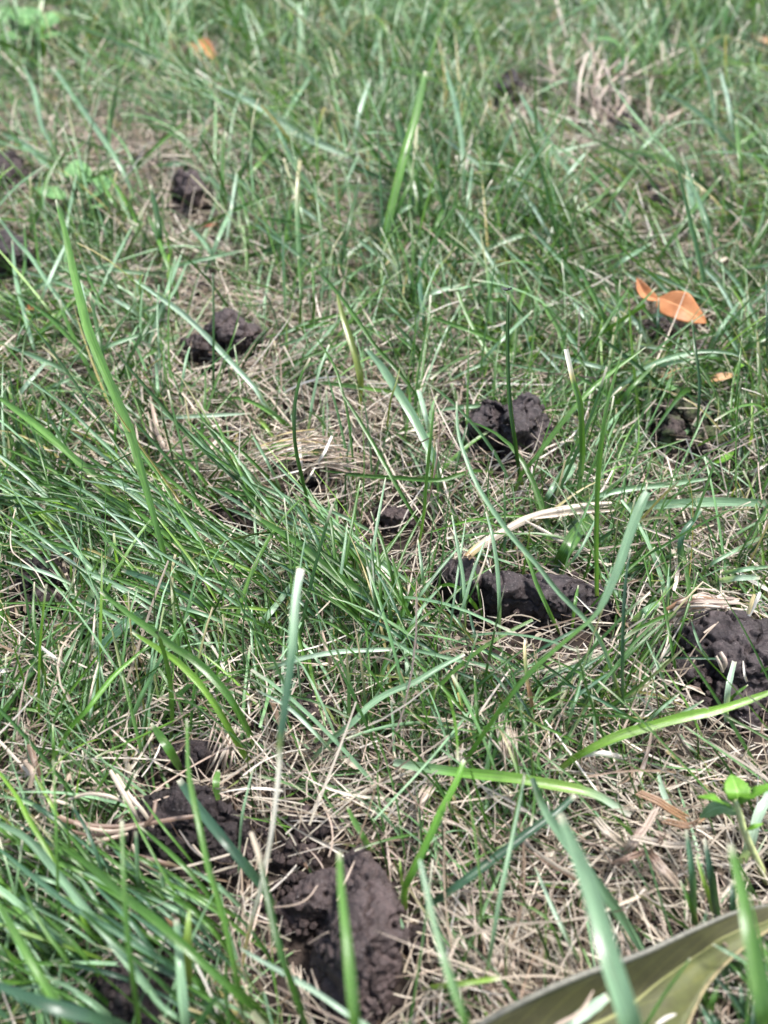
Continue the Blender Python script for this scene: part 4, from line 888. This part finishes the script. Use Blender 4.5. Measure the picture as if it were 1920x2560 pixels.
tuft('dry_root_strands', 'brown fibrous root strands trailing left of the wide crumbly clod', 'roots',
  [('h',12,'100,2030,14 160,2050,16 240,2065,16 330,2065,16 420,2050,18 490,2040,18')]+[(k, wd, p) for k, wd, p in (('t',9,'150,2040,15 220,2070,17 290,2078,16 360,2060,17'),('h',8,'130,2060,13 210,2085,15 300,2085,14'),('s',11,'275,1925,18 300,1970,20 330,2020,18 350,2060,12'),
   ('s',10,'290,1935,16 320,1985,19 355,2025,18 385,2070,12'),('s',9,'170,2000,14 220,1985,17 270,1990,18 310,2005,16'),('h',10,'390,2000,20 380,2040,19 355,2070,16'),('t',9,'200,2120,13 260,2100,16 320,2085,15'),('h',12,'300,2130,10 380,2150,12 450,2170,8'),
   ('s',8,'95,1990,13 130,2000,15 170,2010,14'),('t',13,'60,1900,14 80,1930,17 75,1970,14'),('h',14,'70,1860,14 85,1900,17 100,1940,12'),('t',10,'180,1930,13 160,1960,16 140,1990,13'),('s',7,'480,2110,12 500,2135,15 520,2150,14'),('t',9,'330,2110,14 350,2150,13 400,2180,8'))], 'strand')
# fibrous pale sheath bundles among the straw (part of the dead grass)
for cx, cy, n, an in ((1262,1860,22,95),(560,1860,10,70),(405,1100,8,110),(1265,2410,12,88),(760,2470,10,100),(1060,2010,10,60)):
    for i in range(n):
        a = rng.normal(0, 22); q = R(an + rng.normal(0, 9)); L_ = rng.uniform(35, 65); x = cx+a; y = cy+rng.normal(0, 16)
        trace('tsst'[i % 4], rng.uniform(5, 7), .0, f'{x+L_*math.cos(q):.0f},{y-L_*math.sin(q):.0f} {x:.0f},{y:.0f} {x-L_*math.cos(q)+rng.normal(0,5):.0f},{y+L_*math.sin(q):.0f}', lift=8, arch=1, fold=-.4)

go = grass.build('grass', M_GRASS); tag(go, 'green and bluish grass blades leaning every way over the lawn', 'grass', kind='stuff')
sto = straw.build('dead_grass', M_STRAW); tag(sto, 'matted tan and pale dead grass between the green blades', 'dead grass', kind='stuff')

# ------------------------------------------------------------------ loose crumbs of soil
def crumbs():
    bm = bmesh.new(); ico = bmesh.new(); bmesh.ops.create_icosphere(ico, subdivisions=1, radius=1)
    vs = np.array([v.co[:] for v in ico.verts]); fs = np.array([[v.index for v in f.verts] for f in ico.faces]); ico.free()
    V = []; Fc = []; n = 0; cen = []
    for (cx, cy, rx, ry, h) in FOOT[:-10]:
        for _ in range(70):
            a = rng.uniform(0, 6.28); q = rng.uniform(.95, 1.5); cen.append((cx+rx*q*math.cos(a), cy+ry*q*math.sin(a), rng.uniform(.0004, .0020)))
    for p in pts_in_view(9000, .03): cen.append((p[0], p[1], rng.uniform(.0003, .0011)))
    for x, y, r in cen:
        j = vs*rng.uniform(.65, 1.15, (len(vs), 1))*r; z = float(gz(x, y)) + rng.uniform(.0005, .006)
        V.append(j + [x, y, z]); Fc.append(fs + n); n += len(vs)
    me = bpy.data.meshes.new('soil_crumbs'); me.from_pydata(np.concatenate(V).tolist(), [], np.concatenate(Fc).tolist()); me.materials.append(M_CRUMB)
    o = bpy.data.objects.new('soil_crumbs', me); COL.objects.link(o); tag(o, 'fine dark crumbs of soil scattered through the straw', 'soil crumbs', kind='stuff')
crumbs()

# ------------------------------------------------------------------ leaves
def sheet_mesh(rows, name, mat, thick=.0003, teeth=0, lift_mid=None, parent=None, label=None, cat=None, bumpy=.0, group=None):
    """rows: list of cross sections, each a list of world points from one margin to the other; smooth loft"""
    A = np.array(rows)                              # (n, m, 3)
    n, m, _ = A.shape
    NS, NA = max(24, 9*n), 13
    B = np.array([catmull(A[:, j], NS) for j in range(m)]).transpose(1, 0, 2)        # (NS, m, 3)
    G = np.array([catmull(B[i], NA) for i in range(NS)])                             # (NS, NA, 3)
    u = np.linspace(-1, 1, NA)
    if teeth:
        for i in range(NS):
            k = (i*teeth/NS) % 1; s = 1 + .16*(k-.5) if 2 < i < NS-3 else 1
            mid = G[i, NA//2].copy(); e = (np.abs(u)**3)[:, None]
            G[i] = mid + (G[i]-mid)*(1 + (s-1)*e)
    if bumpy:
        Q = G.reshape(-1, 3); G = (Q + np.array([0, 0, 1])*(bumpy*vnoise(Q/.006))[:, None]).reshape(NS, NA, 3)
    Q = G.reshape(-1, 3); org = A.reshape(-1, 3).mean(0) if parent is None else np.array(parent.location)
    L = np.r_[0, np.cumsum(np.linalg.norm(np.diff(G[:, NA//2], axis=0), axis=1))]
    idx = np.arange(NS*NA).reshape(NS, NA)
    Fq = np.stack([idx[:-1, :-1], idx[:-1, 1:], idx[1:, 1:], idx[1:, :-1]], -1).reshape(-1, 4)
    me = bpy.data.meshes.new(name); me.from_pydata((Q-org).tolist(), [], Fq.tolist()); me.polygons.foreach_set('use_smooth', np.ones(len(Fq), bool))
    U = np.zeros((NS, NA, 3)); U[..., 0] = u[None]; U[..., 1] = (L/L[-1])[:, None]
    au = me.attributes.new('uvw', 'FLOAT_VECTOR', 'POINT'); au.data.foreach_set('vector', U.astype(np.float32).ravel())
    me.materials.append(mat); o = bpy.data.objects.new(name, me); COL.objects.link(o)
    if parent is None: o.location = org
    else: o.parent = parent
    md = o.modifiers.new('thick', 'SOLIDIFY'); md.thickness = thick; md.offset = 0
    tag(o, label, cat, group); return o, G
def tube(name, pts, radii, mat, parent=None, label=None, cat=None, seg=8, n=24, origin=None):
    P = catmull(np.array(pts), n); rad = np.interp(np.linspace(0, 1, n), np.linspace(0, 1, len(radii)), radii)
    T = norm(np.gradient(P, axis=0)); a = norm(np.cross(T, np.array([.3, .2, 1.0]))); b = np.cross(T, a)
    th = np.linspace(0, 2*math.pi, seg, endpoint=False)
    V = P[:, None] + rad[:, None, None]*(a[:, None]*np.cos(th)[None, :, None] + b[:, None]*np.sin(th)[None, :, None])
    idx = np.arange(n*seg).reshape(n, seg); nx = np.roll(idx, -1, 1)
    Fq = np.stack([idx[:-1], nx[:-1], nx[1:], idx[1:]], -1).reshape(-1, 4).tolist()
    Fq += [idx[0][::-1].tolist(), idx[-1].tolist()]
    org = P[0] if parent is None else np.array(parent.location)
    me = bpy.data.meshes.new(name); me.from_pydata((V.reshape(-1, 3)-org).tolist(), [], Fq); me.polygons.foreach_set('use_smooth', np.ones(len(Fq), bool))
    me.materials.append(mat); o = bpy.data.objects.new(name, me); COL.objects.link(o)
    if parent is None: o.location = org
    else: o.parent = parent
    tag(o, label, cat); return o
def rowpx(*t): return [at(x, y, h*.001) for x, y, h in t]

# the big fallen leaf, its two halves meeting in a shallow valley at the midrib, upper margin rolled
big = empty('fallen_leaf', Vector(at(1600, 2480, .012))); tag(big, 'large olive-green leathery leaf with yellow midrib and rolled grey margin, bottom right', 'fallen leaf')
rows = [rowpx((880,2800,20),(890,2806,19),(900,2812,18),(905,2818,17),(910,2825,16)),
        rowpx((1040,2655,30),(1075,2690,27),(1120,2735,24),(1160,2785,22),(1200,2830,20)),
        rowpx((1204,2562,37),(1250,2600,32),(1310,2645,28),(1390,2700,26),(1480,2770,25)),
        rowpx((1376,2468,40),(1412,2510,34),(1454,2557,29),(1545,2625,27),(1650,2690,28)),
        rowpx((1550,2406,41),(1572,2445,35),(1600,2480,30),(1652,2520,29),(1712,2562,31)),
        rowpx((1704,2340,39),(1714,2375,34),(1735,2405,30),(1760,2420,30),(1789,2431,31)),
        rowpx((1801,2290,36),(1806,2328,33),(1822,2358,31),(1838,2370,31),(1853,2373,31)),
        rowpx((1920,2267,31),(1918,2292,30),(1920,2312,29),(1922,2320,29),(1925,2326,29)),
        rowpx((2050,2235,24),(2050,2239,24),(2050,2243,24),(2050,2247,24),(2050,2250,24))]
lo, G = sheet_mesh(rows, 'leaf_blade', M_OLIVE, .0004, parent=big, bumpy=.0005)
tube('rolled_margin', G[::9, 0] + np.array([0, 0, .0002]), [.0003, .0005, .0007, .0007, .0005, .0003], M_RIM, big, n=120, seg=10)
tube('leaf_margin', G[::9, -1], [.0002, .0004, .0004, .0003], M_RIMTAN, big, n=120)
# things lying on it
trace('m', 9, 0, '1782,2360,36 1832,2387,36 1878,2414,30', 'thin mint blade lying over the narrow end of the big fallen leaf', lift=30, group='thin blades on the fallen leaf')
trace('g', 8, 0, '1725,2395,44 1716,2410,44 1666,2479,42 1620,2553,38 1590,2600,30', 'fine green blade lying down across the big fallen leaf', group='thin blades on the fallen leaf')
trace('p', 27, 0, '1519,2491,37 1473,2526,39 1434,2553,40 1400,2580,38', 'short pale green blade piece stuck on the big fallen leaf', fold=.2, tip=.7, group='thin blades on the fallen leaf')
trace('t', 9, 0, '1484,2476,40 1450,2530,41 1396,2560,42 1360,2590,40', 'brown bent straw on the big fallen leaf', name='dry_straw', cat='straw', fold=-.5)
trace('w', 9, 0, '1690,2535,34 1665,2545,34 1640,2562,34', 'short white straw near the lower margin of the fallen leaf', name='dry_straw', cat='straw', fold=-.5)

def leaf(name, label, cat, base, mid, tip, wpx, mat, teeth=0, cup=.25, tilt=0, parent=None, group=None, widest=.45, thick=.00025, twist=0.):
    P = catmull(np.array([at(*base[:2], base[2]*.001), at(*mid[:2], mid[2]*.001), at(*tip[:2], tip[2]*.001)]), 9)
    T = norm(np.gradient(P, axis=0)); wid = wpx/F*depth_of(P[4])*.5; rows = []
    for i in range(9):
        s = i/8; f = max(.04, math.sin(math.pi*s**(math.log(.5)/math.log(widest)))**.8)
        sd_ = norm(np.cross(T[i], [0, 0, 1.])); nn = np.cross(sd_, T[i]); r = tilt + twist*(s-.5); a = sd_*math.cos(r) + nn*math.sin(r); nrm = -sd_*math.sin(r)+nn*math.cos(r)
        rows.append([P[i] + a*wid*f*q + nrm*abs(q)*wid*f*cup for q in (-1, -.5, 0, .5, 1)])
    return sheet_mesh(rows, name, mat, thick, teeth, parent=parent, label=label, cat=cat, bumpy=.0004, group=group)[0]

leaf('orange_leaf', 'bright orange dead leaf lying right of the curled orange piece, upper right', 'dead leaf', (1648,742,19), (1702,768,22), (1768,806,15), 80, M_ORANGE, tilt=-.5, cup=.12, widest=.42)
leaf('orange_leaf', 'narrow curled orange leaf piece up and left of the bigger orange leaf', 'dead leaf', (1648,750,18), (1612,736,21), (1592,694,27), 34, M_ORANGE, tilt=.3, cup=.5)
leaf('dead_leaf', 'tan narrow leaf with a yellow-green end near the right edge', 'dead leaf', (1755,958,10), (1800,946,13), (1845,936,12), 26, M_TAN, cup=.3)
leaf('yellow_leaf', 'yellow-green leaf strip right of the tan narrow leaf', 'dead leaf', (1828,932,11), (1850,915,13), (1872,902,12), 16, M_LIME, cup=.3)
leaf('dead_leaf', 'small tan leaf fragment left of the tan narrow leaf', 'dead leaf', (1635,956,9), (1668,942,12), (1706,922,12), 18, M_TAN, cup=.4)
leaf('orange_leaf', 'blurred orange leaf in the upper left grass', 'dead leaf', (500,100,14), (518,125,16), (545,158,10), 34, M_ORANGE, cup=.3, tilt=-.3)
leaf('dead_leaf', 'blurred pale pink dead leaf strip beside the upper left orange leaf', 'dead leaf', (470,106,12), (492,134,14), (518,160,9), 22, M_TAN, cup=.3)
leaf('orange_leaf', 'small orange leaf scrap at the left edge of the lawn', 'dead leaf', (55,778,9), (72,772,12), (90,770,9), 26, M_ORANGE, cup=.3)
leaf('yellow_leaf', 'blurred yellow leaf in the top right corner', 'dead leaf', (1885,85,16), (1910,102,18), (1950,130,12), 34, M_TAN, cup=.2)
leaf('rusty_leaf', 'small dark red leaf scrap in the blurred upper left', 'dead leaf', (505,568,10), (525,562,12), (545,560,9), 18, M_RUST, cup=.2)
leaf('yellow_leaf', 'yellow-green leaf under the mossy broken clod', 'dead leaf', (1775,1160,6), (1805,1148,10), (1835,1130,8), 26, M_LIME, cup=.2)
leaf('clover_leaf', 'small round green leaf above the mossy broken clod', 'leaf', (1655,975,7), (1672,968,10), (1688,962,8), 32, M_CLOVER, cup=.2, widest=.5)

# seedling
sd0 = empty('seedling', Vector(at(1915, 2200, .002))); tag(sd0, 'small seedling with toothed lime-green leaves on a pale hairy stem, right edge', 'seedling')
M_STEM = plain('pale_stem', (.42, .46, .20), .45)
tube('stem', [at(1918,2205,.004), at(1895,2155,.012), at(1872,2105,.020), at(1858,2070,.026), at(1848,2030,.032), at(1838,2000,.036)], [.0011, .0010, .0009, .0010, .0009, .0006], M_STEM, sd0)
leaf('leaf', None, None, (1822,2018,32), (1788,1998,38), (1742,1993,36), 38, M_LIME, teeth=7, parent=sd0, cup=.25, tilt=-.5)
leaf('leaf', None, None, (1838,2012,34), (1844,1985,37), (1828,1936,37), 66, M_LIME, teeth=9, parent=sd0, cup=.15, widest=.5)
leaf('leaf', None, None, (1850,2008,34), (1885,1985,42), (1945,1960,44), 38, M_LIME, teeth=7, parent=sd0, cup=.3, tilt=.5)
M_UNDER = leaf_mat('leaf_underside', (.13, .22, .07), (.17, .28, .10), (.24, .34, .15), .5, .2, 200)
o_ = leaf('leaf', 'drooping grey-green leaf seen from below', None, (1848,2036,31), (1800,2018,30), (1748,2045,24), 38, M_UNDER, teeth=6, parent=sd0, cup=.15, tilt=.3)
leaf('leaf', None, None, (1862,2078,24), (1882,2068,28), (1908,2060,28), 14, M_LIME, teeth=4, parent=sd0, cup=.3)

# broad-leaved weeds in the blurred upper left
def weed(label, base, leaves, group='broad-leaved weeds in the upper left'):
    r = empty('weed_plant', Vector(at(base[0], base[1], .001))); tag(r, label, 'weed', group)
    for (bx, by, hx), (tx, ty, th), wd in leaves:
        leaf('leaf', None, None, (bx, by, hx), ((bx+tx)/2, (by+ty)/2, (hx+th)/2+3), (tx, ty, th), wd*1.35, M_CLOVER, parent=r, cup=.15, widest=.5)
        tube('leaf_stalk', [at(base[0], base[1], .002), (at(base[0], base[1], .006)+at(bx, by, hx*.001))/2, at(bx, by, hx*.001)], [.0007, .0006, .0005], M_STEM, r, seg=6, n=8)
weed('blurred pale green broad-leaved weed in the top left corner', (60,110),
     [((50,80,16),(10,20,22),60),((70,80,18),(60,20,24),60),((80,90,16),(140,30,22),62),((60,100,14),(20,80,18),60),((90,95,16),(150,80,20),46)])
weed('blurred round-leaved weed in the long grass left of the purple-grey clod', (210,520),
     [((200,480,12),(190,400,22),50),((225,500,12),(260,440,20),56),((230,515,10),(275,505,14),44),((190,500,12),(90,470,18),44)])

# the fly on the stem
fp = np.array(at(1266, 722, 0)); st = at(1271, 738, .003)
b0 = at(1306, 1215, .003); hh = .66*hvert(1268, 724, b0) + .011
fp = at(1266, 724, hh)
fly = empty('fly', Vector(fp)); tag(fly, 'tiny black fly perched on the tip of the dark stem', 'insect')
def ell(name, c, r, mat, rot=0., sub=3):
    bm = bmesh.new(); bmesh.ops.create_icosphere(bm, subdivisions=sub, radius=1)
    for v in bm.verts:
        x, y, z = v.co.x*r[0], v.co.y*r[1], v.co.z*r[2]
        v.co = (x*math.cos(rot)-z*math.sin(rot)+c[0], y+c[1], x*math.sin(rot)+z*math.cos(rot)+c[2])
    return bm
k = .0001
bmb = ell('b', (-1*k, 0, 0), (7*k, 3*k, 2.6*k), None, -.1)
for c, r in (((6*k, 0, 1.5*k), (3.4*k, 3*k, 3*k)), ((10.5*k, 0, 3*k), (2.4*k, 2.8*k, 2.4*k))):
    q = ell('t', c, r, None); t = bpy.data.meshes.new('t'); q.to_mesh(t); q.free(); bmb.from_mesh(t); bpy.data.meshes.remove(t)
for sx in (-3, 3, 7):
    for sy in (-1, 1):
        a = Vector((sx*k, sy*2*k, -1*k)); b = Vector((sx*1.5*k, sy*7*k, -1*k)); c_ = Vector((sx*1.7*k, sy*8*k, -6*k))
        for p, q in ((a, b), (b, c_)):
            g = bmesh.ops.create_cone(bmb, cap_ends=True, segments=5, radius1=.45*k, radius2=.35*k, depth=(q-p).length)
            M = (q-p).to_track_quat('Z', 'Y').to_matrix().to_4x4(); M.translation = (p+q)/2
            bmesh.ops.transform(bmb, matrix=M, verts=g['verts'])
me = bpy.data.meshes.new('body'); bmb.to_mesh(me); bmb.free(); me.materials.append(M_FLY); bo = bpy.data.objects.new('body', me); COL.objects.link(bo); bo.parent = fly
for sy in (-1, 1):
    bm = bmesh.new(); vs = []
    for i in range(14):
        a = i*2*math.pi/14; vs.append(bm.verts.new(((-6+8*math.cos(a))*k, (sy*(3.5 - 1.5*math.cos(a)) + 2.6*math.sin(a))*k, (3.2 - 1.0*math.cos(a))*k)))
    bm.faces.new(vs); me = bpy.data.meshes.new('wing'); bm.to_mesh(me); bm.free(); me.materials.append(M_WING)
    wo_ = bpy.data.objects.new('wing', me); COL.objects.link(wo_); wo_.parent = fly
    md = wo_.modifiers.new('t', 'SOLIDIFY'); md.thickness = .00002
fly.scale = (1.6, 1.6, 1.6)
